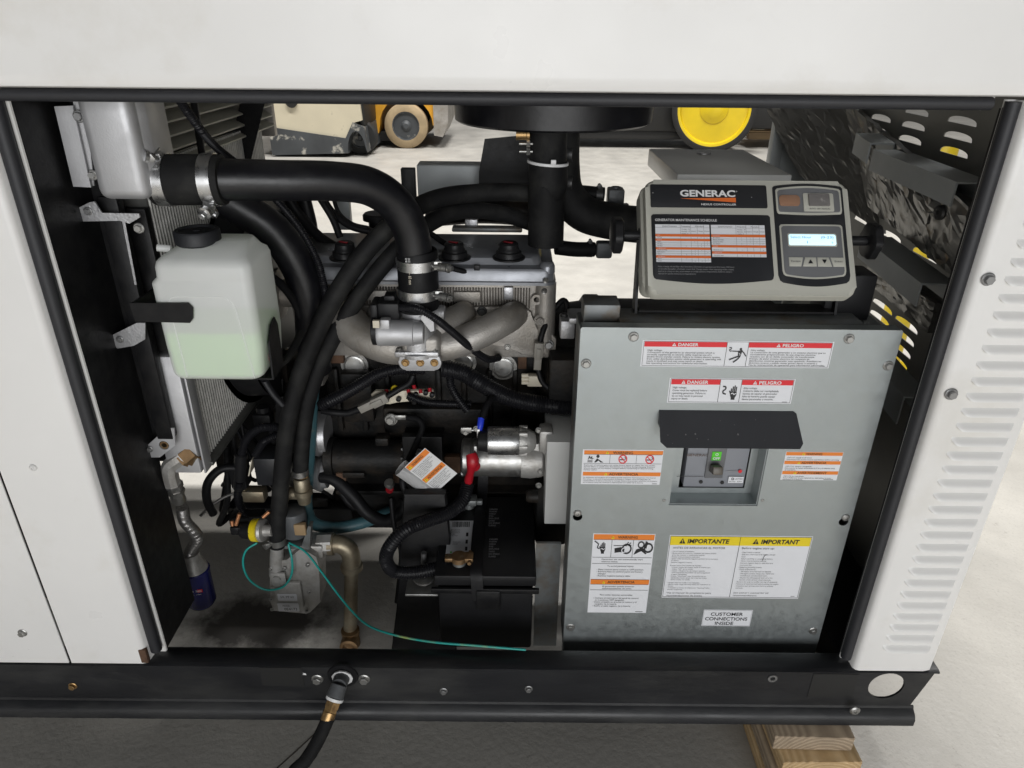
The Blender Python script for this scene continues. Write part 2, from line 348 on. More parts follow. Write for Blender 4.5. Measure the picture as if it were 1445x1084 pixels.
def bolt(parent, p, d, r, mat='bolt', name='bolt', kind='hex'):
    key = (kind, mat)
    if key not in SH:
        bm = nb()
        if kind == 'hex':
            lathe(bm, (0, 0, 0), (0, 0, 1), [(0, 1.0), (.12, 1.0), (.22, .86)], 20)
            lathe(bm, (0, 0, .2), (0, 0, 1), [(0, .72), (.5, .72), (.58, .62)], 6)
        elif kind == 'pan': lathe(bm, (0, 0, 0), (0, 0, 1), [(0, 1), (.25, .95), (.45, .7), (.5, .3), (.3, .25), (.3, 0)], 18)
        else:
            lathe(bm, (0, 0, 0), (0, 0, 1), [(0, 1.0), (.1, 1.0), (.14, .95)], 20); lathe(bm, (0, 0, .12), (0, 0, 1), [(0, .62), (.75, .62), (.8, .55)], 18)
            lathe(bm, (0, 0, .9), (0, 0, 1), [(-.1, .34), (.03, .34)], 6)
        bmesh.ops.recalc_face_normals(bm, faces=bm.faces[:]); me = bpy.data.meshes.new('bolt'); bm.to_mesh(me); bm.free(); me.materials.append(MATS[mat]); finish(me, 30); SH[key] = me
    o = bpy.data.objects.new(name, SH[key]); col.objects.link(o); o.parent = parent; o.location = V(p) - W[parent]; W[o] = V(p)
    o.rotation_euler = (V(d).to_track_quat('Z', 'Y').to_matrix() @ Matrix.Rotation(random.random() * 1.0, 3, 'Z')).to_euler(); o.scale = (r, r, r); return o
def px(L): return [P(*q) for q in L]
def mean_s(pts): return sum(S(p) for p in pts) / len(pts)
def hose(name, L, rpx, mat, parent=None, label=None, cat='hose', group=None, seg=16, n=48, corr=None, extra=None):
    """swept line through photo points (u, v, depth); radius in photo pixels at mean depth"""
    if parent is None and group is None: group = {'wire_loom': 'wire looms around the engine', 'coolant_hose': 'crossing coolant hoses', 'heater_hose': 'short hoses beside the duct', 'bonding_wire': 'teal bonding wires', 'wire': 'loose engine wires'}.get(name)
    pts = px(L); s = mean_s(pts); bm = nb()
    tube(bm, pts, rpx * s, seg, n, (corr[0] * s, corr[1] * s) if corr else None)
    return put(name, bm, mat, parent, label, cat if parent is None else None, group, ang=50)
def clamp(parent, c, d, r, wd, mat='steel', screw=None, name='hose_clamp'):
    """worm or T-bolt band clamp round axis d at c"""
    c = V(c); d = V(d).normalized(); bm = nb(); lathe(bm, c - d * wd / 2, d, [(0, r * 1.0), (0, r * 1.045), (wd, r * 1.045), (wd, r * 1.0)], 32)
    o = put(name, bm, mat, parent)
    if screw is not None:
        sd = V(screw).normalized(); b2 = nb(); t = d.cross(sd).normalized(); q = c + sd * r * 1.12
        box(b2, (0, 0, 0), (r * .28, wd * .9, r * .16), .0008, frame(q, t, d))
        cyl(b2, q - t * r * .28 + sd * r * .1, q + t * r * .42 + sd * r * .1, wd * .28, seg=12); lathe(b2, q + t * r * .42 + sd * r * .1, t, [(0, wd * .42), (r * .14, wd * .42), (r * .16, wd * .3)], 6)
        put('clamp_screw', b2, mat, o)
    return o

# ---------------------------------------------------------------- print on labels
class Print:
    """flat print: o = top left corner, ex right, ey DOWN, size Wm x Hm metres, units w x h"""
    def __init__(s, o, ex, ey, Wm, Hm, w, h):
        s.o = V(o); s.ex = V(ex).normalized(); s.ey = V(ey).normalized(); s.n = s.ey.cross(s.ex).normalized(); s.sx = Wm / w; s.sy = Hm / h; s.w = w; s.h = h; s.bm = nb(); s.mats = []
    def mi(s, m):
        if m not in s.mats: s.mats.append(m)
        return s.mats.index(m)
    def pt(s, x, y, l): return s.o + s.ex * (x * s.sx) + s.ey * (y * s.sy) + s.n * (l * .00022)
    def poly(s, pts, m, l=1):
        f = s.bm.faces.new([s.bm.verts.new(s.pt(x, y, l)) for x, y in pts]); f.material_index = s.mi(m)
        f.normal_update()
        if f.normal.dot(s.n) < 0: f.normal_flip()
    def rect(s, x0, y0, x1, y1, m, l=1): s.poly([(x0, y0), (x1, y0), (x1, y1), (x0, y1)], m, l)
    def box(s, x0, y0, x1, y1, t, m, l=2):
        for a in ((x0, y0, x1, y0 + t), (x0, y1 - t, x1, y1), (x0, y0 + t, x0 + t, y1 - t), (x1 - t, y0 + t, x1, y1 - t)): s.rect(*a, m, l)
    def ring(s, cx, cy, r, t, m, l=3, n=28, k=1.0):
        for i in range(n):
            a, b = 2 * math.pi * i / n, 2 * math.pi * (i + 1) / n
            s.poly([(cx + r * math.cos(a), cy + r * k * math.sin(a)), (cx + r * math.cos(b), cy + r * k * math.sin(b)), (cx + (r - t) * math.cos(b), cy + (r - t) * k * math.sin(b)), (cx + (r - t) * math.cos(a), cy + (r - t) * k * math.sin(a))], m, l)
    def seg(s, x0, y0, x1, y1, t, m, l=3):
        d = math.hypot(x1 - x0, y1 - y0); nx, ny = -(y1 - y0) / d * t / 2, (x1 - x0) / d * t / 2
        s.poly([(x0 + nx, y0 + ny), (x1 + nx, y1 + ny), (x1 - nx, y1 - ny), (x0 - nx, y0 - ny)], m, l)
    def path(s, pts, t, m, l=3):
        for a, b in zip(pts, pts[1:]): s.seg(*a, *b, t, m, l)
    def tri(s, cx, cy, h, m, mark, l=3):
        s.poly([(cx, cy - h / 2), (cx + h * .6, cy + h / 2), (cx - h * .6, cy + h / 2)], m, l); s.rect(cx - h * .07, cy - h * .2, cx + h * .07, cy + h * .18, mark, l + 1); s.rect(cx - h * .07, cy + h * .26, cx + h * .07, cy + h * .38, mark, l + 1)
    def text(s, x0, base, cap, body, m, x1=None, al='L', bold=0., shear=0., pitch=None, l=3, wide=1.0, res=2):
        cu = bpy.data.curves.new('t', 'FONT'); cu.body = body; cu.size = 1; cu.resolution_u = res; cu.offset = bold; cu.shear = shear
        k = cap / .73
        if pitch: cu.space_line = pitch / k
        o = bpy.data.objects.new('t', cu); me = bpy.data.meshes.new_from_object(o)
        xs = [v.co.x for v in me.vertices]
        if xs:
            a, b = min(xs), max(xs); kx = k * s.sy / s.sx * wide
            if x1 is not None: kx = (x1 - x0) / (b - a)
            off = {'L': x0 - a * kx, 'C': x0 - (a + b) / 2 * kx, 'R': x0 - b * kx}[al]
            M4 = Matrix((s.ex * (s.sx * kx), s.ey * (-s.sy * k), s.n)).transposed().to_4x4(); M4.translation = s.pt(off, base, l)
            me.transform(M4); n0 = len(s.bm.faces); s.bm.from_mesh(me); s.bm.faces.ensure_lookup_table(); i = s.mi(m)
            for f in s.bm.faces[n0:]:
                f.material_index = i
                f.normal_update()
                if f.normal.dot(s.n) < 0: f.normal_flip()
        bpy.data.objects.remove(o); bpy.data.curves.remove(cu); bpy.data.meshes.remove(me)
    def done(s, name, parent):
        o = W[parent]; bmesh.ops.translate(s.bm, verts=s.bm.verts[:], vec=-o); me = bpy.data.meshes.new(name); s.bm.to_mesh(me); s.bm.free()
        for q in s.mats: me.materials.append(MATS[q])
        ob = bpy.data.objects.new(name, me); col.objects.link(ob); W[ob] = o; ob.parent = parent; return ob
def sticker(parent, name, o, ex, ey, Wm, Hm, w, h, mat='paper', th=.0005, lab=None, r=0):
    """thin printed sheet; returns (object, Print)"""
    ex = V(ex).normalized(); ey = V(ey).normalized(); n = ey.cross(ex); bm = nb()
    pts = rrect(0, 0, Wm, Hm, r) if r else [(0, 0), (Wm, 0), (Wm, Hm), (0, Hm)]
    F = Matrix((ex, ey, n)).transposed().to_4x4(); F.translation = V(o)
    prism(bm, pts, F, th); ob = put(name, bm, mat, parent)
    if lab: ob['label'] = lab
    return ob, Print(V(o) + n * th, ex, ey, Wm, Hm, w, h)
# ================================================================ setting
bm = nb(); box(bm, (0, 15, -.05), (60, 60, .1)); put('floor', bm, 'concrete', kind='structure')

bm = nb(); a = PZ(500, 985, .0); b = PZ(380, 1095, .0); d = (b - a).normalized(); n_ = V((-d.y, d.x, 0)) * .0016
a2 = a - d * 3; pts = [a2.lerp(b + d * 1.5, i / 60) + V((random.uniform(-1, 1), random.uniform(-1, 1), 0)) * .0012 for i in range(61)]
rings(bm, [[p + n_ * random.uniform(.5, 1.2) + V((0, 0, .0006)), p - n_ * random.uniform(.5, 1.2) + V((0, 0, .0006))] for p in pts], closed=False); put('floor_crack', bm, 'castdark', kind='structure')

# ================================================================ enclosure
XL, XR, ZB, ZT = -.690, .657, .288, 1.306
enc = thing('generator_enclosure', (0, .5, ZB), 'white sheet metal generator enclosure with its side door removed', 'enclosure')
def extr(bm, prof, a, b, ax):
    """profile (p,q) swept along axis ax from a to b; open sheet with thickness given by the profile polygon"""
    f = {'z': lambda p, q, t: V((p, q, t)), 'x': lambda p, q, t: V((t, p, q)), 'y': lambda p, q, t: V((p, t, q))}[ax]
    rings(bm, [[f(p, q, a) for p, q in prof], [f(p, q, b) for p, q in prof]])
def sheet(path, t):
    """thicken an open polyline into a closed ribbon polygon"""
    L = []; Rr = []
    for i, p in enumerate(path):
        a = V(path[max(i - 1, 0)]); b = V(path[min(i + 1, len(path) - 1)]); d = (b - a).normalized(); n = V((-d.y, d.x)) * t / 2
        L.append((p[0] + n.x, p[1] + n.y)); Rr.append((p[0] - n.x, p[1] - n.y))
    return L + Rr[::-1]
# left panel: face, bend, return, flange, lip
bm = nb(); extr(bm, sheet([(-.835, -.030), (XL - .010, -.030), (XL - .004, -.0285), (XL, -.024), (XL + .002, -.006), (XL + .004, .0), (-.6695, .0), (-.6685, .001), (-.668, .004)], .0016), ZB + .002, ZT - .004, 'z')
lp = put('side_panel', bm, 'white', enc); lp['label'] = 'white panel left of the opening with a rusty bottom corner'
bm = nb(); box(bm, (XL - .004, -.0275, ZB + .021), (.014, .009, .034), .002); put('rust_spot', bm, 'rust', lp)
# outer left door leaf with seam
bm = nb(); seam_t = P(0, 780, -.03).x; seam_b = P(65, 935, -.03).x
box(bm, (-1.17, -.0315, (ZB + ZT) / 2), (.664, .004, ZT - ZB - .008), .0015); dl = put('door_leaf', bm, 'white', enc)
bolt(dl, P(32, 893, -.0335), (0, -1, 0), .0085, 'zinc'); bolt(lp, P(47, 660, -.031), (0, -1, 0), .0065, 'white', 'rivet', 'pan')
# right panel with louvres
bm = nb(); extr(bm, sheet([(.6445, .004), (.645, .001), (.646, .0), (XR - .001, .0), (XR, -.006), (XR + .001, -.024), (XR + .005, -.0285), (XR + .011, -.030), (.790, -.030), (.803, -.027), (.810, -.018), (.813, 0)], .002), ZB + .002, ZT - .004, 'z')
rp = put('side_panel', bm, 'white', enc); rp['label'] = 'white louvred panel right of the opening'
lv = nb(); n1, n2 = 22, 6; Lw, Hh, Pr = .090, .0125, .0085
RR = []
for j in range(n2 + 1):
    q = j / n2; row = []
    for i in range(n1 + 1):
        t = i / n1; e = min(1, min(t, 1 - t) / .13); e = math.sin(e * math.pi / 2) ** .7
        row.append(lv.verts.new(((t - .5) * Lw, -.001 - Pr * e * math.sin(q * math.pi / 2) ** 1.3, Hh * (1 - q) - (1 - e) * .0 + Hh * .55 * (1 - e) * (q))))
    RR.append(row)
for a, b in zip(RR, RR[1:]):
    for i in range(n1): lv.faces.new((a[i], a[i + 1], b[i + 1], b[i]))
for i in range(n1):   # return under the lip; its grey paints in the shade line below each louvre
    a, b = RR[-1][i], RR[-1][i + 1]
    lv.faces.new((a, b, lv.verts.new((b.co.x, -.0012, b.co.z + .0022)), lv.verts.new((a.co.x, -.0012, a.co.z + .0022)))).material_index = 1
lme = bpy.data.meshes.new('louver'); bmesh.ops.remove_doubles(lv, verts=lv.verts[:], dist=1e-6); lv.to_mesh(lme); lv.free(); lme.materials.append(MATS['white']); lme.materials.append(MATS['ctlgrey']); finish(lme, 40)
z0 = P(1275, 917, -.03).z; z1 = P(1425, 323, -.03).z; nl = 31
for i in range(nl):
    o = bpy.data.objects.new('louver', lme); col.objects.link(o); o.parent = rp; o.location = V((.742, -.030, z0 + (z1 - z0) * i / (nl - 1))) - W[rp]
for u, v in ((1394, 394), (1342, 556)): bolt(rp, P(u, v, -.032), (0, -1, 0), .0098, 'bolt')
# upper front panel and roof; unseen rear drop lowered to block rear lamp light
bm = nb(); extr(bm, sheet([(.012, ZT + .002), (-.026, ZT + .002), (-.033, ZT + .004), (-.0365, ZT + .010), (-.037, ZT + .02), (-.037, 1.72), (-.033, 1.74), (-.02, 1.75), (.5, 1.77), (1.02, 1.75), (1.03, 1.735), (1.03, 1.225), (1.0, 1.22)], .002), -1.5, .816, 'x')
put('roof_panel', bm, 'white', enc)
bm = nb(); box(bm, (.8145, .5, 1.03), (.003, 1.03, 1.45))
bm.free()
# header channel behind the top seal
bm = nb(); box(bm, (-.03, .032, 1.306), (1.33, .036, .026), .003); put('header_rail', bm, 'blackpaint', enc)
bm = nb(); box(bm, (.631, .03, 1.300), (.022, .02, .014), .002); put('header_clip', bm, 'white', enc)
# rubber seals
bm = nb(); tube(bm, [(-1.05, -.012, 1.2975), (0, -.012, 1.2975), (.618, -.012, 1.2975)], .0082, 12, 30); box(bm, (-.2, -.003, 1.300), (1.64, .006, .012), .002)
put('seal', bm, 'seal', enc)
bm = nb(); tube(bm, [(XL + .0105, -.010, 1.297), (XL + .0105, -.010, .8), (XL + .0105, -.010, .305)], .0105, 12, 30); box(bm, (XL + .014, -.004, .8), (.010, .006, .985), .001); put('seal', bm, 'seal', enc)
bm = nb(); tube(bm, [(XR - .009, -.010, 1.300), (XR - .009, -.010, .8), (XR - .009, -.010, .303)], .0098, 12, 30); box(bm, (XR - .012, -.004, .8), (.009, .006, .985), .001); put('seal', bm, 'seal', enc)
# black jamb on the left with perforated lining
bm = nb(); box(bm, (-.672, .075, .79), (.004, .13, 1.0)); jl = put('jamb', bm, 'blackpaint', enc)
bm = nb(); box(bm, (-1.037, .142, .79), (.73, .004, 1.0)); box(bm, (-.656, .142, 1.0), (.030, .004, .60)); put('baffle', bm, 'blackpaint', enc)
for u, v in ((106, 298), (157, 475), (139, 600), (200, 605), (226, 812), (247, 828)): bolt(jl, P(u, v, .128), (0, -1, 0), .0065, 'boltdark')
bm = nb(); box(bm, (.649, .009, .79), (.004, .010, 1.0)); put('jamb', bm, 'blackpaint', enc)
# left end wall and floor-to-roof baffle behind the radiator
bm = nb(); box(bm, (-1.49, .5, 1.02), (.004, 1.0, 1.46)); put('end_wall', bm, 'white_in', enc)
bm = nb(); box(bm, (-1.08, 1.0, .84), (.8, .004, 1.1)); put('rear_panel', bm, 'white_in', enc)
bm = nb(); box(bm, (.0, 1.0, .43), (1.36, .004, .28)); put('rear_light_block', bm, 'panelin', enc)  # unseen panel added to keep rear lamp light off the floor inside
# right end wall with louvre slots
def lens(cx, cy, L, h, n=10):
    return [(cx - L / 2, cy)] + [(cx - L / 2 * math.cos(math.pi * i / n) , cy + h * math.sin(math.pi * i / n) ** .6) for i in range(1, n)] + [(cx + L / 2, cy)]
F = frame((.800, 0, 0), (0, 1, 0), (0, 0, 1)); holes = []
for cy in (.345, .505, .645, .80): 
    for k in range(42):
        z = .36 + k * .0265
        if 1.16 < z < 1.46: holes.append(lens(cy, z, .092, .0125))
for cy in (.62, .487, .348, .21): holes.append(lens(cy, .989, .092, .013))
for k in range(4):
    for cy in (.345, .45): holes.append(lens(cy, .766 + k * .0265, .092, .0125))
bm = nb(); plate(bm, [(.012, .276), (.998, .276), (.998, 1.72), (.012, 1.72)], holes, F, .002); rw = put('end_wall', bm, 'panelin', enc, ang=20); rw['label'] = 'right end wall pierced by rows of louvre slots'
bm = nb(); box(bm, (.745, .995, 1.0), (.10, .02, 1.40), .002); box(bm, (.70, .985, 1.0), (.03, .03, 1.40), .002); put('rear_post', bm, 'channel', enc)
# channels along the right wall with foil insulation between them
def chan(u0, v0, u1, v1, X, h, dpt, nm='channel_bar'):
    a = PX(u0, v0, X); b = PX(u1, v1, X); d = (b - a).normalized(); bm = nb()
    F = frame(a, d, (0, 0, 1)); L = (b - a).length
    pts = [(0, 0), (dpt, 0), (dpt, -h), (dpt - .003, -h), (dpt - .003, -.003), (.003, -.003), (.003, -h * 1.15), (0, -h * 1.15)]
    G = frame(a, V((1, 0, 0)), (0, 0, 1)); G.translation = a
    ring0 = [a + V((1, 0, 0)) * p + V((0, 0, 1)) * q for p, q in pts]; ring1 = [b + V((1, 0, 0)) * p + V((0, 0, 1)) * q for p, q in pts]
    rings(bm, [ring0, ring1]); return put(nm, bm, 'channel', enc)
chan(1232, 211, 1350, 257, .705, .034, .06)
chan(1208, 188, 1228, 202, .705, .034, .05)
chan(1216, 334, 1300, 400, .695, .036, .06)
chan(1225, 500, 1275, 560, .715, .05, .05)
def foilslab(quad, nu, nv, amp, name):
    # crumpled film: jittered grid, random diagonals, flat facets with sharp creases
    bm = nb(); g = []; d1 = (quad[2] - quad[0]).normalized(); d2 = (quad[3] - quad[1]).normalized()
    for j in range(nv + 1):
        row = []
        for i in range(nu + 1):
            e = 0 < i < nu and 0 < j < nv; ii = i + (random.uniform(-.42, .42) if e else 0); jj = j + (random.uniform(-.42, .42) if e else 0)
            a = quad[0].lerp(quad[1], ii / nu); b = quad[3].lerp(quad[2], ii / nu); p = a.lerp(b, jj / nv)
            s1 = p.dot(d1); s2 = p.dot(d2)
            q = noise.noise(V((s1 * 14, s2 * 46, 3))) * 1.0 + noise.noise(V((s1 * 40, s2 * 22, 9))) * .7 + random.uniform(-.35, .35)
            row.append(bm.verts.new(p + V((-1, 0, 0)) * (q * amp)))
        g.append(row)
    for a, b in zip(g, g[1:]):
        for i in range(nu):
            if random.random() < .62: bm.faces.new((a[i], a[i + 1], b[i + 1])); bm.faces.new((a[i], b[i + 1], b[i]))
            else: bm.faces.new((a[i], a[i + 1], b[i])); bm.faces.new((a[i + 1], b[i + 1], b[i]))
    r = bmesh.ops.extrude_face_region(bm, geom=bm.faces[:]); vs = [x for x in r['geom'] if isinstance(x, bmesh.types.BMVert)]
    bmesh.ops.translate(bm, verts=vs, vec=(.012, 0, 0)); return put(name, bm, 'foil', enc, ang=14)
foilslab([PX(1190, 140, .775), PX(1368, 292, .735), PX(1346, 392, .735), PX(1225, 292, .775)], 30, 16, .0042, 'insulation_pad')
foilslab([PX(1072, 138, .66), PX(1206, 130, .79), PX(1244, 330, .80), PX(1128, 248, .70)], 26, 20, .0045, 'insulation_pad')
foilslab([PX(1225, 372, .775), PX(1318, 428, .755), PX(1308, 470, .755), PX(1222, 398, .775)], 16, 9, .003, 'insulation_pad')
bolt(enc, PX(1327, 300, .728), (-1, -.3, 0), .013, 'boltdark', 'insulation_pin', 'pan')

# ================================================================ base frame
bf = thing('base_frame', (0, .5, .157), 'black steel base frame with a round hole near its right end', 'frame')
yF = -.030; hc = P(1250, 967, yF); bm = nb()
F = frame((0, yF, 0), (1, 0, 0), (0, 0, 1))
plate(bm, [(-1.5, .192), (.787, .192), (.812, .283), (.812, .286), (-1.5, .286)], [circ(hc.x, hc.z, .034, 40)], F, .004)
extr(bm, sheet([(.012, .2765), (.012, .2865), (.008, .2885), (-.026, .2885), (-.0325, .2855)], .0035), -1.5, .822, 'x')
rings(bm, [[V((x, y, z)) for y, z in sheet([(yF, .195), (-.032, .189), (-.043, .181), (-.047, .174), (-.047, .160), (-.040, .1575), (.02, .1575)], .004)] for x in (-1.5, .796)])
fr = put('front_rail', bm, 'basepaint', bf, ang=30)
bm = nb(); box(bm, (-.34, .98, .222), (2.3, .05, .125), .004); put('rear_rail', bm, 'basepaint', bf)
for x in (-1.4, .70): bm = nb(); box(bm, (x, .48, .222), (.06, .93, .12), .004); put('cross_rail', bm, 'basepaint', bf)
bm = nb(); box(bm, (-.05, .55, .215), (1.4, .06, .06), .004); put('cross_rail', bm, 'basepaint', bf)
bm = nb(); box(bm, (.725, .5, .2865), (.16, .95, .003)); put('floor_pan', bm, 'blackpaint', bf)
for u, v, r, m_ in ((103, 968, .0085, 'brass'), (626, 975, .008, 'bolt'), (746, 972, .008, 'bolt')): bolt(fr, P(u, v, yF - .002), (0, -1, 0), r, m_)
bolt(fr, P(1206, 1002, -.049), (0, -1, 0), .0105, 'zinc', 'round_plug', 'pan')
for u, v in ((448, 958), (514, 958)): bolt(fr, P(u, v, yF - .002), (0, -1, 0), .0115, 'zinc')
def patch(u0, v0, u1, v1, nm='tape_patch'):
    a = P(u0, v0, yF - .0024); b = P(u1, v1, yF - .0024); bm = nb(); box(bm, ((a.x + b.x) / 2, yF - .0026, (a.z + b.z) / 2), (b.x - a.x, .0008, a.z - b.z)); return put(nm, bm, 'vehblack', fr)
patch(366, 942, 430, 968); patch(1148, 951, 1202, 984)
bm = nb(); c = P(1090, 957, yF - .002); lathe(bm, c, (0, -1, 0), [(0, .009), (.002, .009), (.002, .005), (-.001, .005)], 20); put('rust_ring', bm, 'bolt', fr)
a = P(428, 955, yF - .0034); pr = Print(P(424, 949, yF - .0034), (1, 0, 0), (0, 0, -1), .012, .016, 10, 16)
pr.poly([(3, 1), (8, 2), (9, 7), (2, 6), (5, 4)], 'whiteink'); pr.done('paint_flake', fr)

# timber under the frame
def board(x0, x1, y0, z0, m_, lab, rz=0):
    bm = nb(); vs = box(bm, ((x0 + x1) / 2, y0 + .45, z0 + .019), (x1 - x0, .9, .0375), .003)
    if rz: bmesh.ops.rotate(bm, verts=bm.verts[:], cent=((x0 + x1) / 2, y0, z0), matrix=Matrix.Rotation(rz, 3, 'Z'))
    return put('timber_board', bm, m_, None, lab, 'board', 'boards stacked under the frame')
a = PZ(1083, 1040, .118); b = PZ(1192, 1040, .118)
board(a.x, b.x, -.074, .1185, 'wood_old', 'weathered grey board on top of the stack under the frame', R_(-1))
board(a.x + .014, b.x + .014, -.098, .0790, 'wood_new', 'fresh yellow board just below the weathered one', R_(1))
board(a.x + .004, b.x + .012, -.09, .0395, 'wood_old', 'second lowest board in the stack under the frame')
board(a.x + .002, b.x + .016, -.10, .0002, 'wood_new', 'lowest board of the stack lying on the floor')

# ================================================================ customer connection box
yb = .05; TLc = P(818, 460, yb); TRc = P(1270, 468, yb)
bx0, bx1, bz1, bz0 = .1085, .622, .956, .225
cbx = thing('connection_box', ((bx0 + bx1) / 2, .25, bz0), 'galvanised steel breaker box plastered with warning labels', 'electrical box')
rx0 = P(944, 700, yb).x; rx1 = P(1070, 700, yb).x; rz0 = P(1000, 713, yb).z; rz1 = P(1000, 590, yb).z
rx0, rx1 = P(943, 713, yb).x, P(1068, 716, yb).x
slots = []
for u, v in ((815, 729), (1190, 736)):
    q = P(u, v, yb); slots.append(circ(q.x, q.z, .0088, 18))
bm = nb(); plate(bm, rrect(bx0, bz0, bx1, bz1, .004, 3), [[(rx0, rz0), (rx1, rz0), (rx1, rz1), (rx0, rz1)]] + slots, frame((0, yb, 0), (1, 0, 0), (0, 0, 1)), .002)
for xx in (bx0 + .001, bx1 - .001): box(bm, (xx, yb + .011, (bz0 + bz1) / 2), (.002, .020, bz1 - bz0 - .006))
box(bm, ((bx0 + bx1) / 2, yb + .011, bz1 - .001), (bx1 - bx0 - .006, .020, .002))
cov = put('front_cover', bm, 'galv', cbx, ang=25)
bm = nb(); cxh = (bx0 + bx1) / 2
for sx in (bx0 + .004, bx1 - .004): box(bm, (sx, .11, .585), (.003, .09, .71))
box(bm, (cxh, .11, .94), (bx1 - bx0 - .008, .09, .003)); box(bm, (cxh, .155, .585), (bx1 - bx0 - .008, .003, .71)); box(bm, (cxh, .11, .232), (bx1 - bx0 - .008, .09, .003)); put('housing', bm, 'galvdark', cbx)
q = P(830, 437, .11); bm = nb(); box(bm, (.375, .11, .948), (.40, .07, .012), .002); box(bm, (q.x + .022, .125, .958), (.06, .05, .034), .002); put('top_cover', bm, 'galvdark', cbx)
bm = nb(); box(bm, (.565, .16, .98), (.08, .06, .08), .004); put('duct', bm, 'plastic', cbx)
for u, v in ((894, 475), (1198, 478), (827, 513), (1253, 516), (805, 885), (1147, 890)): bolt(cov, P(u, v, yb - .001), (0, -1, 0), .0085, 'zinc')
for u, v in ((815, 724), (1193, 730)): bolt(cov, P(u, v, yb - .001), (0, -1, 0), .0075, 'zinc', 'screw', 'pan')
for u, v in ((937, 706), (1076, 706)): bolt(cov, P(u, v, yb - .001), (0, -1, 0), .003, 'zinc', 'screw', 'pan')
# recess tray
dp = .036; bm = nb(); t = .002
inn = [P(963, 627, yb + dp), P(1050, 688, yb + dp)]
ix0, ix1, iz0, iz1 = P(957, 688, yb + dp).x, P(1050, 688, yb + dp).x, P(1000, 688, yb + dp).z, rz1 - .01
box(bm, (rx0 + t / 2, yb + dp / 2, (rz0 + rz1) / 2), (t, dp - .003, rz1 - rz0)); box(bm, (rx1 - t / 2, yb + dp / 2, (rz0 + rz1) / 2), (t, dp - .003, rz1 - rz0))
box(bm, ((rx0 + rx1) / 2, yb + dp / 2, rz0 + t / 2), (rx1 - rx0 - 2 * t, dp - .003, t)); box(bm, ((rx0 + rx1) / 2, yb + dp / 2, rz1 - t / 2), (rx1 - rx0 - 2 * t, dp - .003, t))
plate(bm, [(rx0, rz0), (rx1, rz0), (rx1, rz1), (rx0, rz1)], [[(ix0, iz0), (ix1, iz0), (ix1, iz1), (ix0, iz1)]], frame((0, yb + dp, 0), (1, 0, 0), (0, 0, 1)), .002)
put('breaker_recess', bm, 'galv', cbx, ang=25)
# breaker
br = nb(); bw = ix1 - ix0; bxc = (ix0 + ix1) / 2; box(br, (bxc + .003, yb + dp + .024, (iz0 + iz1) / 2), (bw - .010, .05, iz1 - iz0 - .003), .002)
brk = put('circuit_breaker', br, 'brk', cbx); yk = yb + dp - .0015
g = P(1012, 634, yk); s_ = S(g)
bm = nb(); box(bm, (P(1010, 650, yk).x, yk - .001, P(1010, 648, yk).z), (26 * s_, .004, 62 * s_), .001); put('toggle_slot', bm, 'ctlmid', brk)
bm = nb(); box(bm, (g.x - .0005, yk - .0036, P(1012, 642, yk).z), (13 * s_, .0015, 14 * s_)); ot = put('off_tag', bm, 'green', brk)
pr = Print(V((g.x - .0005 - 6.5 * s_, yk - .0046, P(1012, 642, yk).z + 7 * s_)), (1, 0, 0), (0, 0, -1), 13 * s_, 14 * s_, 12, 13)
pr.text(6, 5.5, 4, 'O', 'whiteink', al='C', bold=.02); pr.text(1.5, 11.5, 4, 'OFF', 'whiteink', x1=10.5, bold=.03); pr.done('print', ot)
bm = nb(); tg = P(1010, 662, yk - .012); box(bm, (0, 0, 0), (14 * s_, .030, 12 * s_), .002, frame(tg, (1, 0, 0), (0, .94, -.34))); put('toggle', bm, 'toggle', brk)
a = P(962, 618, yk - .001); b = P(1050, 688, yk - .001)
pr = Print(V((a.x, yk - .0016, a.z)), (1, 0, 0), (0, 0, -1), b.x - a.x, a.z - b.z, 88, 70)
pr.text(9, 25, 3.5, 'GENERAC', 'rust', x1=36); pr.text(40, 56, 4.5, 'TRIP', 'whiteink', x1=54, bold=.02); pr.ring(79, 46, 2.4, 2.3, 'red'); pr.seg(60, 46, 76, 46.3, .6, 'greyink')
pr.rect(66, 54, 85, 63, 'paper', 2); pr.ring(71, 57, 1.8, .6, 'ink', 4); pr.text(69.5, 58.4, 2.2, 'UL', 'ink'); pr.text(74, 58, 2.2, 'LISTED', 'ink', x1=84); pr.text(67, 61.6, 1.6, '5D56  E54', 'ink', x1=83)
pr.rect(0, 54, 34, 54.5, 'ink', 2); pr.done('print', brk)
for u, v in ((989, 680), (1019, 681)):
    bm = nb(); lathe(bm, P(u, v, yk - .0008), (0, -1, 0), [(0, .0035), (.001, .0035)], 14); put('screw_hole', bm, 'vehblack', brk)
# hood flap over the breaker
bm = nb(); a = P(930, 578, yb); b = P(1122, 577, yb); yo = yb - .046; x0, x1, zt = a.x, b.x, a.z; zb_ = P(1030, 632, yo).z
dn = V((0, yo - yb, zb_ - zt)); Lf = dn.length; dn.normalize(); hx0, hx1 = P(936, 632, yo).x - .003, P(1133, 632, yo).x + .001
FH = Matrix((V((1, 0, 0)), dn, V((1, 0, 0)).cross(dn))).transposed().to_4x4(); FH.translation = V((0, yb - .0015, zt))
prism(bm, [(x0, 0), (x0 - .001, Lf - .010), (x0 + .009, Lf), (x1 + .001, Lf), (x1 + .007, Lf - .009), (x1 + .002, .004), (x1 - .003, 0)], FH, .002)
prism(bm, [(yb - .001, zt), (yb - .001, zt - .026), (yo * .55 + yb * .45, zt * .45 + zb_ * .55)], frame((x0 + .0005, 0, 0), (0, 1, 0), (0, 0, 1)), .0018)
xx0, xx1 = x0, x1; nH = V((1, 0, 0)).cross(dn)
hd = put('breaker_hood', bm, 'hood', cbx, ang=25)
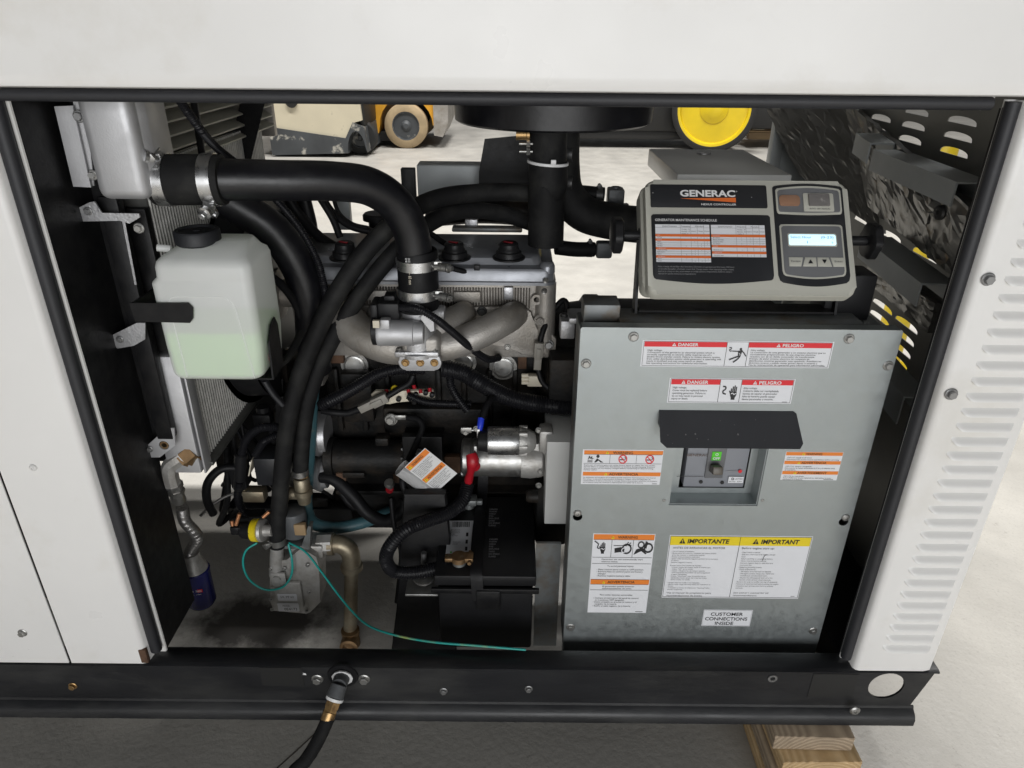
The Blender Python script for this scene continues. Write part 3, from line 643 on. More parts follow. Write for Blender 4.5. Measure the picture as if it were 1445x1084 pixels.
nH = nH if nH.y < 0 else -nH; pr = Print(V((xx0, yb - .0015, zt)) + nH * .0022, (1, 0, 0), dn, xx1 - xx0, Lf, 200, 56)
for x, y, r in ((36, 37, 1.4), (50, 36, 1.6), (52, 43, 1), (68, 44, .9), (10, 38, .8), (112, 36, 1.7), (108, 22, .7), (140, 14, .7), (16, 50, .6), (88, 16, .6), (76, 30, .5), (150, 44, .5)): pr.poly(circ(x, y, r * .8, 7, r), 'chip')
pr.done('paint_chips', hd)['kind'] = 'stuff'

def lab4(name, tl, tr, bl, w, h, lab, mat='paper', Y=None):
    Y = Y or yb - .001; a, b, c = P(*tl, Y), P(*tr, Y), P(*bl, Y)
    return sticker(cov, name, V(((a.x + c.x) / 2, Y, (a.z + b.z) / 2)), (1, 0, 0), (0, 0, -1), b.x - a.x, (a.z + b.z) / 2 - c.z, w, h, mat, lab=lab)
def hand(p, x, y, k, m_='ink'):
    """open hand pictogram"""
    for i, (dx, top) in enumerate(((-.38, -.55), (-.13, -.85), (.12, -1.0), (.37, -.8))): p.poly([(x + (dx - .1) * k, y), (x + (dx - .1) * k, y + top * k), (x + dx * k, y + (top - .1) * k), (x + (dx + .1) * k, y + top * k), (x + (dx + .1) * k, y)], m_)
    p.poly([(x - .5 * k, y - .1 * k), (x + .5 * k, y - .1 * k), (x + .5 * k, y + .35 * k), (x + .3 * k, y + .8 * k), (x + .3 * k, y + 1.1 * k), (x - .3 * k, y + 1.1 * k), (x - .3 * k, y + .8 * k), (x - .5 * k, y + .4 * k)], m_, 4)
    p.poly([(x - .5 * k, y + .3 * k), (x - .75 * k, y - .2 * k), (x - .6 * k, y - .3 * k), (x - .4 * k, y + .05 * k)], m_)
    p.path([(x - .4 * k, y + .18 * k), (x - .1 * k, y + .05 * k), (x + .05 * k, y + .3 * k), (x + .42 * k, y + .1 * k)], .13 * k, 'paper', 5)
# danger label 1
ob, p = lab4('danger_label', (907, 481), (1178, 481), (903, 517), 1330, 190, 'upper long red and white danger label')
p.rect(15, 10, 588, 46, 'red'); p.rect(742, 10, 1318, 46, 'red'); p.box(10, 6, 1322, 184, 2.5, 'ink', 1); p.rect(588, 10, 591, 182, 'ink', 2); p.rect(738, 10, 741, 182, 'ink', 2)
p.tri(222, 28, 24, 'whiteink', 'red'); p.text(250, 39, 22, 'DANGER', 'whiteink', x1=390, bold=.025); p.tri(948, 28, 24, 'whiteink', 'red'); p.text(976, 39, 22, 'PELIGRO', 'whiteink', x1=1122, bold=.025)
p.text(40, 76, 12, 'High voltage.\nConnection of this genset to an electrical system which is\nnormally supplied by an electric utility requires use of a\ndouble throw transfer switch. Failure to isolate electric system\nfrom utility distribution system while generator is operating will\nresult in backfeed and may cause injury or death.\nSee operating instructions for additional information.', 'ink', x1=560, pitch=15.6)
p.text(760, 70, 11.5, 'Alto voltaje.\nLa conneccion de este generador a un sistema electrico que es\nnormalmente proporcionado de una empresa electrica\nrequiere uso de un doble conectador de transferencia.\nFracaso de aislar sistema electrico de compania de\ndistribucion mientras generador esta operando. Resultara en\ndireccion inversa y puede causar graves danos o muerte a\nVea las instrucciones de operacion para informacion adicionales.', 'ink', x1=1296, pitch=15.2); p.rect(1262, 173, 1300, 177, 'inkgrey')
p.path([(608, 48), (622, 46), (624, 56), (610, 64), (618, 74), (630, 70)], 6, 'ink'); p.poly(circ(690, 58, 9), 'ink'); p.poly([(672, 70), (704, 64), (694, 116), (676, 104)], 'ink'); p.seg(632, 72, 680, 74, 7, 'ink'); p.path([(696, 68), (716, 86), (732, 108)], 8, 'ink', 4); p.seg(684, 106, 618, 134, 9, 'ink', 5); p.path([(690, 108), (676, 130), (648, 152)], 9, 'ink', 6); p.path([(678, 84), (690, 92), (682, 100)], 3, 'paper', 7)
p.done('print', ob)
# danger label 2
ob, p = lab4('danger_label', (945, 534), (1123, 534), (941, 568), 870, 165, 'lower shorter red and white danger label above the black hood')
p.rect(14, 8, 352, 42, 'red'); p.rect(504, 8, 858, 42, 'red'); p.box(8, 4, 862, 160, 2.5, 'ink', 1); p.rect(352, 8, 355, 158, 'ink', 2); p.rect(500, 8, 503, 158, 'ink', 2)
p.tri(98, 25, 24, 'whiteink', 'red'); p.text(124, 36, 22, 'DANGER', 'whiteink', x1=270, bold=.025); p.tri(594, 25, 24, 'whiteink', 'red'); p.text(622, 36, 22, 'PELIGRO', 'whiteink', x1=776, bold=.025)
p.text(28, 68, 12.5, 'High voltage.\nCover must be replaced before\noperating generator. Failure to\ndo so may result in personal\ninjury or death.', 'ink', x1=268, pitch=18.5); p.text(520, 68, 12.5, 'Alto voltaje.\nCubierta debe ser reemplazada\nhantes de operar el generador\nfalta de hacerlo puede causar\ndanos personales o muerte.', 'ink', x1=768, pitch=18.5); p.rect(806, 152, 842, 155, 'inkgrey')
p.path([(376, 52), (396, 54), (398, 70), (380, 82), (382, 98), (404, 104)], 9, 'ink'); hand(p, 455, 92, 44); p.done('print', ob)
# battery warning
ob, p = lab4('warning_label', (823, 634), (937, 635), (819, 683), 1090, 470, 'orange warning label with no smoking pictograms')
p.rect(20, 12, 1086, 62, 'orange'); p.rect(20, 300, 1086, 352, 'orange'); p.tri(335, 36, 40, 'yellow', 'ink'); p.text(410, 56, 36, 'WARNING', 'ink', x1=680, bold=.01); p.tri(335, 326, 40, 'yellow', 'ink'); p.text(380, 344, 36, 'ADVERTENCIA', 'ink', x1=780, bold=.01)
for y in (62, 182): p.rect(20, y, 1080, y + 4, 'ink', 2)
for x in (372, 732): p.rect(x, 64, x + 4, 182, 'ink', 2)
for cx in (550, 915): p.ring(cx, 124, 60, 14, 'red'); p.seg(cx - 40, 84, cx + 40, 164, 12, 'red', 5); p.rect(cx - 42, 126, cx + 22, 140, 'ink'); p.path([(cx + 26, 130), (cx + 40, 110), (cx + 22, 92)], 8, 'ink', 4)
p.poly(circ(210, 90, 22), 'ink'); p.poly([(200, 116), (290, 172), (250, 172), (222, 146), (186, 172), (164, 170)], 'ink'); p.rect(72, 140, 140, 172, 'greyink'); p.path([(80, 130), (96, 84), (104, 120), (130, 90), (124, 126), (150, 116)], 9, 'ink', 4)
p.text(28, 212, 15, 'Explosion of battery gases can cause severe injury or death. Do not smoke,\npermit flame or spark near this battery or battery during charging. Remove\nelectric power to the battery charger before connecting or disconnecting\nbattery cables.', 'ink', x1=1000, pitch=21.5)
p.text(28, 380, 15, 'La explosion de los gases de la bateria puede ocasionar lesiones graves o la muerte.\nNo fumar, ni permita la proximidad de llamas o chispas cerca del deposito de\ncombustible o la bateria durante la recarga. Retire el suministro electrico al cargador\nde la bateria antes de conectar o desconectar los cables de la bateria.', 'ink', x1=1050, pitch=23); p.rect(985, 452, 1050, 460, 'inkgrey'); p.done('print', ob)
# 120V warning
ob, p = lab4('warning_label', (1109, 637), (1190, 638), (1101, 677), 1045, 535, 'small three band orange warning label right of the breaker')
for y, t, x in ((6, 'WARNING', 370), (170, 'ADVERTENCIA', 320), (362, 'AVERTISSEMENT', 285)): p.rect(10, y, 1040, y + 64, 'orange'); p.tri(x - 45, y + 34, 48, 'yellow', 'ink'); p.text(x, y + 54, 44, t, 'rust', x1=x + 42 * len(t), bold=.01)
p.text(40, 118, 22, '120V AC supply at all times.\nDisconnect AC power source and battery before servicing.', 'ink', x1=1000, pitch=36); p.text(40, 282, 22, '120V C.A. siempre energizado.\nDesconecte la fuente alimentada de C.A. y la bateria antes\nde atenderlo.', 'ink', x1=960, pitch=34); p.text(40, 470, 22, '120V CA en tout temps.\nAvant d\'effectuer toutes reparations, debrancher la prise\nelectrique et la batterie.', 'ink', x1=930, pitch=32); p.rect(800, 516, 980, 526, 'inkgrey'); p.done('print', ob)
# auto start warning
ob, p = lab4('warning_label', (837, 753), (925, 753), (829, 864), 760, 970, 'tall orange warning label in the lower left corner')
p.rect(10, 8, 752, 68, 'orange'); p.rect(10, 545, 752, 606, 'orange'); p.tri(245, 42, 34, 'yellow', 'ink'); p.text(305, 54, 30, 'WARNING', 'ink', x1=545, bold=.012); p.tri(178, 580, 34, 'yellow', 'ink'); p.text(225, 592, 30, 'ADVERTENCIA', 'ink', x1=570, bold=.012)
for y in (68, 276, 350, 545, 606, 676): p.rect(10, y, 748, y + 4, 'ink', 2)
for x in (234, 498): p.rect(x, 70, x + 5, 278, 'ink', 2)
hand(p, 130, 165, 62); p.path([(25, 85), (75, 120), (62, 165), (90, 175)], 13, 'ink')
p.poly([(275, 170), (355, 155), (400, 175), (395, 220), (350, 215), (280, 225)], 'ink'); p.ring(425, 175, 62, 18, 'ink'); p.ring(390, 190, 30, 10, 'paper', 5); p.seg(262, 138, 430, 138, 7, 'ink'); p.seg(420, 130, 440, 92, 9, 'ink', 4); p.seg(438, 132, 472, 100, 8, 'ink', 5); p.seg(440, 138, 480, 128, 6, 'ink', 6)
p.poly([(515, 245), (545, 180), (620, 160), (655, 190), (600, 205), (540, 235)], 'ink'); p.poly([(620, 175), (680, 230), (660, 235), (610, 200)], 'ink', 4); p.ring(598, 125, 42, 15, 'ink', 5); p.ring(690, 160, 58, 18, 'ink', 6); p.poly([(630, 150), (655, 80), (680, 95), (665, 170)], 'ink', 7)
p.text(125, 308, 18, 'Generator set can automatically start\nwithout notice.', 'ink', x1=640, pitch=28); p.text(205, 390, 18, 'To avoid personal injury:', 'ink', x1=535); p.text(75, 432, 18, '- Place control panel switch in OFF position.\n- Remove fuse on control panel and battery\n  charger.\n- Remove negative battery cable.', 'ink', x1=665, pitch=26)
p.text(165, 640, 18, 'El generador puede arrancar\nautomaticamente sin aviso.', 'ink', x1=570, pitch=26); p.text(145, 748, 18, 'Para evitar lesiones personales:', 'ink', x1=560); p.text(60, 788, 18, '• Coloque el interruptor del panel de control\n   en la posicion OFF (apagado).\n• Retire el fusible en el panel de control y el\n   cargador de la bateria.\n• Retire el cable negativo de la bateria.', 'ink', x1=640, pitch=25.5); p.rect(620, 950, 715, 958, 'inkgrey'); p.done('print', ob)
# important
ob, p = lab4('notice_label', (945, 755), (1147, 757), (934, 843), 1210, 545, 'large yellow headed IMPORTANT notice label')
p.rect(10, 10, 1198, 82, 'yellow'); p.box(6, 6, 1204, 538, 3.5, 'ink', 1); p.rect(598, 8, 602, 536, 'ink', 2); p.tri(112, 45, 44, 'ink', 'yellow'); p.text(155, 64, 36, 'IMPORTANTE', 'ink', x1=510, bold=.03, shear=.12); p.tri(735, 45, 44, 'ink', 'yellow'); p.text(780, 64, 36, 'IMPORTANT', 'ink', x1=1105, bold=.03, shear=.12)
p.text(38, 112, 17, 'ANTES DE ARRANCAR EL MOTOR', 'inkgrey', x1=485); p.text(628, 110, 17, 'Before engine start up:', 'inkgrey', x1=905)
p.text(30, 138, 9.5, '- Lea el manual propietario.\n- Quite panel de control y cargador de bateria fusible\n  antes de servicio o conexiones bateria.\n- Nunca conecte bateria polaridad.\n- Quite cable de bateria negativo primero y reconectado\n  al ultimo.\n- Sistema negativo a tierra.', 'inkgrey', x1=440, pitch=16)
p.text(36, 260, 9.5, 'Revise todos los niveles de liquido:\n  - Llenar aceite de motor hasta la marca que\n    indica "full" en la varilla.\n  - Llenar refrigerante de motor usando\n    anticongelante mezclado de anticongelante\n    y agua (destilada).\n  - Llenar "Gearbox" caja de cambio (si es\n    equipado) hasta abajo del nivel de aceite\n    dentro tubo de salida.', 'inkgrey', x1=390, pitch=15.6)
p.text(30, 412, 9.5, '- Quitar tapo en mufle si es equipado.\n- Quitar toda carga electrica antes de comenzar el\n  motor.\n- Complete la forma de inspeccion "Start up" para\n  activar la garantia.', 'inkgrey', x1=410, pitch=15.4); p.text(36, 506, 14, 'Vea el manual de propietario para\nrecomendaciones de aceite.', 'inkgrey', x1=430, pitch=24)
p.text(628, 142, 10.5, '- Read owner\'s manual.\n- Remove control panel & battery charger\n  fuses\n  before servicing or connecting battery.\n- Never reverse battery polarity.\n- Remove negative battery cable first and\n  reconnect last.\n- Negative grounding system.\n- Check all fluid levels.\n    - Fill engine oil to full mark on dipstick.\n    - Fill engine coolant using only a 50/50 mix\n      of antifreeze and deionized water.\n    - Fill gear box (if equipped) with oil to the\n      bottom of the oil level check plug hole.\n- Remove tie strap on muffler rain cap (if equipped).\n- Remove all electrical load before starting the engine.\n- Complete start up inspection form to activate\n  warranty.', 'inkgrey', x1=1010, pitch=18.4); p.text(628, 500, 14, 'See owner\'s manual for oil\nrecommendations.', 'inkgrey', x1=935, pitch=24); p.rect(1140, 520, 1175, 526, 'greyink')
p.path([(855, 155), (835, 160), (826, 180), (824, 205)], 5, 'inkgrey', 4); p.done('print', ob)
# customer connections
ob, p = lab4('connection_label', (993, 860), (1062, 861), (990, 883), 425, 132, 'small white CUSTOMER CONNECTIONS INSIDE label')
p.text(65, 46, 26, 'CUSTOMER', 'ink', x1=345, bold=.01, res=4); p.text(22, 84, 26, 'CONNECTIONS', 'ink', x1=390, bold=.01, res=4); p.text(115, 120, 26, 'INSIDE', 'ink', x1=275, bold=.01, res=4); p.box(4, 3, 421, 129, 2, 'greyink', 1); p.done('print', ob)

# ================================================================ control panel
ct = thing('control_panel', (.39, .14, .95), 'beige grey tilting controller with lit display and maintenance schedule', 'control panel')
# face corners: bottom near, top farther back
cB0, cB1, cT0, cT1 = P(911, 415, .045), P(1207, 419, .045), P(914, 254, .165), P(1197, 257, .165)
ex = V((1, 0, 0)); up = ((cT0 + cT1) / 2 - (cB0 + cB1) / 2); Hc = up.length; up.normalize(); up = V((0, up.y, up.z)).normalized(); nrm = ex.cross(up); Wc = ((cB1 - cB0).length + (cT1 - cT0).length) / 2
o_ = V(((cB0.x + cT0.x) / 2, cB0.y, cB0.z))
print('ctl', Wc, Hc, math.degrees(math.atan2(up.y, up.z)))
FB = Matrix((ex, up, nrm)).transposed().to_4x4(); FB.translation = o_ - nrm * .058
bm = nb(); prism(bm, rrect(-.004, .014, Wc + .004, Hc + .002, .014), FB, .034, .004); G = FB.copy(); G.translation = o_ - nrm * .0245
prism(bm, rrect(0, 0, Wc, Hc, .014), G, .0245, .008, 3); hs = put('housing', bm, 'ctlgrey', ct, ang=50)
pr = Print(o_ + up * Hc, ex, -up, Wc, Hc, 1150, 640)
# helper: plates in controller units (x right, y down from the top-left, 1150 x 640)
kx, ky = Wc / 1150, Hc / 640
def cpl(name, pts, mat, z0, th, parent=ct, bev=.0008):
    F_ = Matrix((ex, up, nrm)).transposed().to_4x4(); F_.translation = o_ + up * Hc + nrm * z0
    bm = nb(); prism(bm, [(x * kx, -y * ky) for x, y in pts][::-1], F_, th, bev); return put(name, bm, mat, parent, ang=40)
def cpr(z): return Print(o_ + up * Hc + nrm * z, ex, -up, Wc, Hc, 1150, 640)
def arcbot(x0, y0, x1, y1, sag, r=26, top=0):
    o = []
    for i in range(13):
        t = i / 12; o.append((x0 + 10 + (x1 - x0 - 20) * t, y0 - top * math.sin(math.pi * t)))
    q = []
    for i in range(17):
        t = 1 - i / 16; q.append((x0 + r * .6 + (x1 - x0 - r * 1.2) * t, y1 + sag * math.sin(math.pi * t)))
    return o + [(x1, y0 + 10), (x1, y1 - r), (x1 - r * .2, y1 - r * .3)] + q + [(x0 + r * .2, y1 - r * .3), (x0, y1 - r), (x0, y0 + 10)]
np_ = cpl('nameplate', rrect(28, 30, 688, 160, 8), 'ctldark', .0002, .0012)
q = cpr(.0016); q.text(195, 98, 37, 'GENERAC', 'whiteink', x1=508, bold=.035, res=3); q.text(512, 72, 8, '®', 'whiteink'); q.poly([(193, 110), (510, 103), (510, 130)], 'orangered'); q.text(313, 148, 11, 'NEXUS CONTROLLER', 'whiteink', x1=510, bold=.015, wide=1); q.poly(circ(600, 100, 2.2, 8), 'whiteink'); q.poly(circ(30 + 12, 80, 2, 8), 'whiteink'); q.done('print', np_)
sp = cpl('schedule_plate', arcbot(28, 200, 698, 560, 22), 'ctldark', .0002, .0012)
q = cpr(.0016); q.text(48, 240, 14, 'GENERATOR MAINTENANCE SCHEDULE', 'whiteink', x1=395, bold=.012)
def tab(x0, y0, x1, rows):
    cols = [.46, .65, .77, .89]; y = y0
    for h, k in rows:
        q.rect(x0, y, x1, y + h, 'paper' if k else 'orangered', 1)
        if k:
            q.rect(x0, y + h - 1.6, x1, y + h, 'greyink', 2)
            for c in cols: q.rect(x0 + (x1 - x0) * c, y, x0 + (x1 - x0) * c + 1.6, y + h, 'greyink', 2)
            if k == 1:
                q.text(x0 + 8, y + h - 5, 6, random.choice(['Check for leaks', 'Spark plugs', 'Oil filter', 'Coolant', 'Air cleaner', 'Hoses', 'Battery terminals', 'Belt tension']), 'inkgrey')
                for c in random.sample((.55, .71, .83, .94), 2): q.text(x0 + (x1 - x0) * c, y + h - 5, 6, 'x', 'inkgrey')
        else: q.text(x0 + 8, y + h - 4, 5, random.choice(['FUEL', 'LUBRICATION', 'COOLING', 'ENGINE', 'ELECTRICAL']), 'whiteink')
        if k == 2:
            q.text(x0 + 40, y + 14, 8, 'System/Component', 'inkgrey', x1=x0 + 120); q.text(x0 + 146, y + 14, 8, 'Frequency', 'inkgrey', x1=x0 + 196); q.text(x0 + 224, y + 14, 8, 'Procedure', 'inkgrey', x1=x0 + 272); q.rect(x0, y + 17, x1, y + 18.5, 'greyink', 2)
            q.text(x0 + 146, y + 30, 6.5, 'Weekly - W\nMonthly - M\nYearly - Y', 'inkgrey', x1=x0 + 194, pitch=12)
            for a_, t_ in ((.66, 'Inspect'), (.78, 'Change'), (.90, 'Clean')): q.text(x0 + (x1 - x0) * a_, y + 40, 6, t_, 'inkgrey', x1=x0 + (x1 - x0) * (a_ + .095))
        y += h
tab(48, 258, 352, [(54, 2), (14, 0), (12, 1), (12, 0), (12, 1), (12, 1), (12, 1), (12, 0), (11, 1), (11, 1), (11, 1), (13, 0), (12, 1), (12, 1)]); tab(360, 258, 662, [(54, 2), (14, 0), (12, 1), (11, 1), (11, 1), (11, 1), (13, 0), (22, 1), (13, 0), (18, 1)])
q.text(56, 496, 8.5, 'Note: Change oil and filter after first thirty (30) hours of operation and then every 100 hours\nor annually thereafter, whichever occurs first. Change sooner when operating under a heavy\nload or in a dusty or dirty environment or in high ambient temperatures. Refer to owner\'s\nmanual for specific maintenance requirements.', 'greyink', x1=478, pitch=13); q.done('print', sp)
kp = cpl('keypad_bezel', arcbot(722, 32, 1120, 572, 20, 40, 14), 'ctldark', .0002, .0012)
fr_ = cpl('switch_frame', arcbot(736, 48, 1106, 192, 6, 20, 14), 'ctlgrey', .0012, .0014); sf = cpl('switch_plate', arcbot(746, 58, 1096, 182, 4, 16, 12), 'ctlmid', .0026, .0006)
cpl('alarm_light', rrect(752, 90, 868, 150, 16), 'amber', .0030, .0020, ct); cpl('switch_bezel', rrect(888, 78, 1058, 180, 6), 'ctlgrey', .0030, .0016, ct)
F_ = Matrix((ex, up, nrm)).transposed().to_4x4(); cpl('mode_switch', rrect(916, 86, 1032, 152, 4), 'glassy', .0045, .0035, ct)
q = cpr(.0050); q.text(918, 172, 9, 'AUTO  OFF  MANUAL', 'ink', x1=1035); q.done('print', ct)
kf = cpl('keypad_frame', arcbot(744, 252, 1098, 536, 16, 28), 'ctlgrey', .0012, .0014); kb = cpl('keypad', arcbot(754, 262, 1088, 530, 14, 24), 'ctlmid', .0026, .0006)
cpl('display_frame', rrect(784, 304, 1058, 376, 8), 'ctlgrey', .0032, .0008, ct); ld = cpl('display', rrect(790, 310, 1052, 370, 8), 'lcd', .0040, .0004, ct)
q = cpr(.0047); q.text(798, 334, 15, 'Select Hour', 'lcdink', x1=915); q.text(968, 334, 15, '(0-23)', 'lcdink', x1=1038); q.rect(890, 346, 893, 362, 'lcdink'); q.text(1026, 362, 12, '0', 'lcdink'); q.done('print', ld)
for pts, t_ in (([(782, 436), (862, 436), (848, 486), (782, 486)], 'Escape'), ([(872, 436), (934, 436), (934, 486), (856, 486)], '^'), ([(940, 436), (1004, 436), (1018, 486), (940, 486)], 'v'), ([(1012, 436), (1088, 436), (1088, 486), (1026, 486)], 'Enter')):
    cpl('button', pts, 'ctlgrey', .0032, .0012, kb)
q = cpr(.0050); q.text(792, 465, 10, 'Escape', 'inkgrey', x1=844); q.text(1032, 465, 10, 'Enter', 'inkgrey', x1=1078); q.poly([(900, 450), (914, 472), (886, 472)], 'ink'); q.poly([(964, 450), (990, 450), (977, 472)], 'ink'); q.done('print', kb)
# pivot knobs and yoke
for sx, (u, v) in ((-1, (878, 332)), (1, (1222, 340))):
    c = P(u, v, .145); bm = nb(); d = V((sx, 0, 0)); ss = S(c)
    n = 30; rk = 25 * ss; prof = [[], [], [], []]
    xq, yq = perp(d)
    R4 = []
    for t, k in ((0, .86), (.003, 1), (.014, 1), (.018, .80)):
        R4.append([c + d * t + (xq * math.cos(2 * math.pi * i / n) + yq * math.sin(2 * math.pi * i / n)) * rk * k * (1 + .06 * math.cos(6 * 2 * math.pi * i / n)) for i in range(n)])
    rings(bm, R4); xe = (o_.x - .004 if sx < 0 else o_.x + Wc + .004); cyl(bm, c, V((xe, c.y, c.z)), .008, seg=16); put('knob', bm, 'plastic', ct, ang=50)
bm = nb()
for xq in (o_.x - .006, o_.x + Wc + .004):
    prism(bm, [(.115, .955), (.145, .955), (.158, 1.07), (.150, 1.09), (.138, 1.08)], frame((xq, 0, 0), (0, 1, 0), (0, 0, 1)), .004)
box(bm, (o_.x + Wc / 2, .13, .961), (Wc, .04, .003)); put('yoke', bm, 'blackpaint', ct)
# ================================================================ radiator
xc = -.592
rad = thing('radiator', (-.62, .4, .6), 'aluminium radiator core with silver tanks at the left end', 'radiator')
bm = nb(); box(bm, (xc - .03, .46, .90), (.05, .60, .56)); box(bm, (xc - .02, .46, .619), (.066, .60, .008), .001); put('core', bm, 'core', rad)
bm = nb()
for i in range(58):   # flat tubes
    y = .168 + i * .0102; box(bm, (xc - .0035, y, .90), (.003, .0026, .555))
o = put('tubes', bm, 'fin', rad); o['kind'] = 'stuff'
bm = nb()
for i in range(57):   # folded fins between the tubes, seen in the lower part
    y = .1707 + i * .0102; z = .624
    while z < .84:
        vs = [bm.verts.new(V((xc - .0045, y, z))), bm.verts.new(V((xc - .0045, y + .0050, z + .0035))), bm.verts.new(V((xc - .022, y + .0050, z + .0035))), bm.verts.new(V((xc - .022, y, z)))]; bm.faces.new(vs)
        vs = [bm.verts.new(V((xc - .0045, y + .0050, z + .0035))), bm.verts.new(V((xc - .0045, y, z + .007))), bm.verts.new(V((xc - .022, y, z + .007))), bm.verts.new(V((xc - .022, y + .0050, z + .0035)))]; bm.faces.new(vs)
        z += .007
o = put('fins', bm, 'fin', rad); o['kind'] = 'stuff'
a = P(224, 600, .135).x; b = P(272, 600, .135).x
bm = nb(); box(bm, ((a + b) / 2 - .004, .150, .735), (b - a, .028, .245), .004); put('side_tank', bm, 'alubright', rad)
bm = nb(); box(bm, (b + .003, .152, .735), (.004, .03, .245), .001); put('tank_edge', bm, 'alubright', rad)
bm = nb(); pts = [(204, 632), (204, 640), (212, 645), (226, 645), (248, 628), (246, 604), (222, 602), (222, 616)]
F = frame((0, .118, 0), (1, 0, 0), (0, 0, 1)); hol = []
for u, v, r in ((233, 609, 7), (232, 628, 7)): q = P(u, v, .118); hol.append(circ(q.x, q.z, r * S(q), 16))
plate(bm, [(P(u, v, .118).x, P(u, v, .118).z) for u, v in pts], hol, F, .003); lb = put('lower_bracket', bm, 'alubright', rad, ang=25)
bolt(lb, P(211, 634, .115), (0, -1, 0), .0065, 'bolt')
for u, v in ((233, 609), (232, 628)):
    bm = nb(); lathe(bm, P(u, v, .117), (0, -1, 0), [(-.01, .0075), (.001, .0078), (.001, .005), (-.01, .005)], 16); put('bushing', bm, 'bronze', lb)
# upper tank casting
a = P(122, 200, .075); b = P(212, 200, .075); bm = nb()
x0, x1 = P(121, 215, .07).x, P(196, 215, .07).x; zb_ = P(170, 284, .07).z
box(bm, ((x0 + x1) / 2, .125, (zb_ + 1.31) / 2), (x1 - x0, .11, 1.31 - zb_), .016, seg=4)
x2 = P(236, 215, .15).x
R4 = []
for t, k in ((0, 1.0), (.25, .97), (.55, .82), (1, .62)):
    hy, cz = .05 * k, .0
    pts = rrect(-.052 * k, zb_ + .006 + .03 * t, .052 * k, 1.31, .012); R4.append([V((x1 - .012 + (x2 - x1 + .016) * t, .130 + p * 1.0, q)) for p, q in pts])
rings(bm, R4)
nk = P(226, 254, .125); s_ = S(nk); cyl(bm, V((x1 - .02, nk.y, nk.z)), V((P(224, 254, .125).x, nk.y, nk.z)), .0345, .0325, 28, .002); put('upper_tank', bm, 'alubright', rad, ang=55)
bm = nb(); pts = [(78, 150), (104, 149), (127, 252), (130, 264), (105, 263)]; prism(bm, [(P(u, v, .085).x, P(u, v, .085).z) for u, v in pts][::-1], frame((0, .085, 0), (1, 0, 0), (0, 0, 1)), .003)
pts = [(104, 140), (122, 140), (134, 262), (127, 262)]; prism(bm, [(P(u, v, .092).x, P(u, v, .092).z) for u, v in pts][::-1], frame((0, .092, 0), (1, 0, 0), (0, 0, 1)), .003)
fl = put('mounting_flange', bm, 'alubright', rad, ang=25)
bolt(fl, P(112, 164, .081), (0, -1, 0), .009, 'bolt'); bolt(fl, P(131, 247, .088), (0, -1, 0), .008, 'zinc')
bm = nb(); Y = .10; pts = [(112, 293), (113, 306), (117, 312), (170, 311), (184, 315), (199, 306), (197, 301), (145, 300), (135, 284), (128, 285)]
prism(bm, [(P(u, v, Y).x, P(u, v, Y).z) for u, v in pts], frame((0, Y, 0), (1, 0, 0), (0, 0, 1)), .003)
a = P(184, 313, Y); rings(bm, [[P(172, 311, Y), P(176, 311, Y), P(176, 311, Y + .035), P(172, 311, Y + .035)], [P(190, 402, Y), P(193, 402, Y), P(193, 402, Y + .035), P(190, 402, Y + .035)]])
pb = put('bottle_bracket', bm, 'alu', rad, ang=25); bolt(pb, P(124, 298, Y - .004), (0, -1, 0), .0065, 'bolt'); bolt(pb, P(196, 322, Y - .002), (0, -1, 0), .0085, 'zinc')
bm = nb(); Y = .10; pts = [(160, 472), (161, 486), (167, 491), (190, 487), (206, 478), (206, 455), (194, 455)]
prism(bm, [(P(u, v, Y).x, P(u, v, Y).z) for u, v in pts], frame((0, Y, 0), (1, 0, 0), (0, 0, 1)), .003); pb = put('bottle_bracket', bm, 'alu', rad, ang=25); bolt(pb, P(169, 479, Y - .004), (0, -1, 0), .0062, 'bolt')
bm = nb(); a = P(120, 300, .12); box(bm, (-.635, .125, .92), (.030, .02, .44), .003); put('frame_post', bm, 'blackpaint', rad)
bm = nb(); box(bm, (-.615, .155, .99), (.04, .02, .25), .002); put('upper_channel', bm, 'blackpaint', rad)
bm = nb(); box(bm, (-.66, .80, .42), (.82, .004, .42)); put('blackout_sheet', bm, 'blackpaint', rad)  # black sheet added to hide the brightly lit floor behind the core
# slatted guard above the core
gd = thing('slat_guard', (xc, .5, 1.15), 'tan slatted air guard behind the upper radiator tank', 'guard')
for i in range(7):
    z = 1.165 + i * .0225; bm = nb(); rings(bm, [[V((xc - .016, y, z + .012)), V((xc + .008, y, z)), V((xc + .008, y, z + .003)), V((xc - .016, y, z + .015))] for y in (.18, .82)]); put('slat', bm, 'ctlgrey', gd)
bm = nb(); box(bm, (xc - .012, .83, 1.24), (.04, .02, .20), .004); put('end_post', bm, 'cast', gd)
bm = nb(); box(bm, (xc - .03, .5, 1.24), (.008, .62, .16)); put('backing', bm, 'castdark', gd)
bm = nb(); rings(bm, [[P(u, 136, .62) for u in (340, 376)] + [P(u, 136, .65) for u in (376, 340)], [P(u, 235, .62) for u in (322, 352)] + [P(u, 235, .65) for u in (352, 322)]]); put('brace', bm, 'blackpaint', gd)
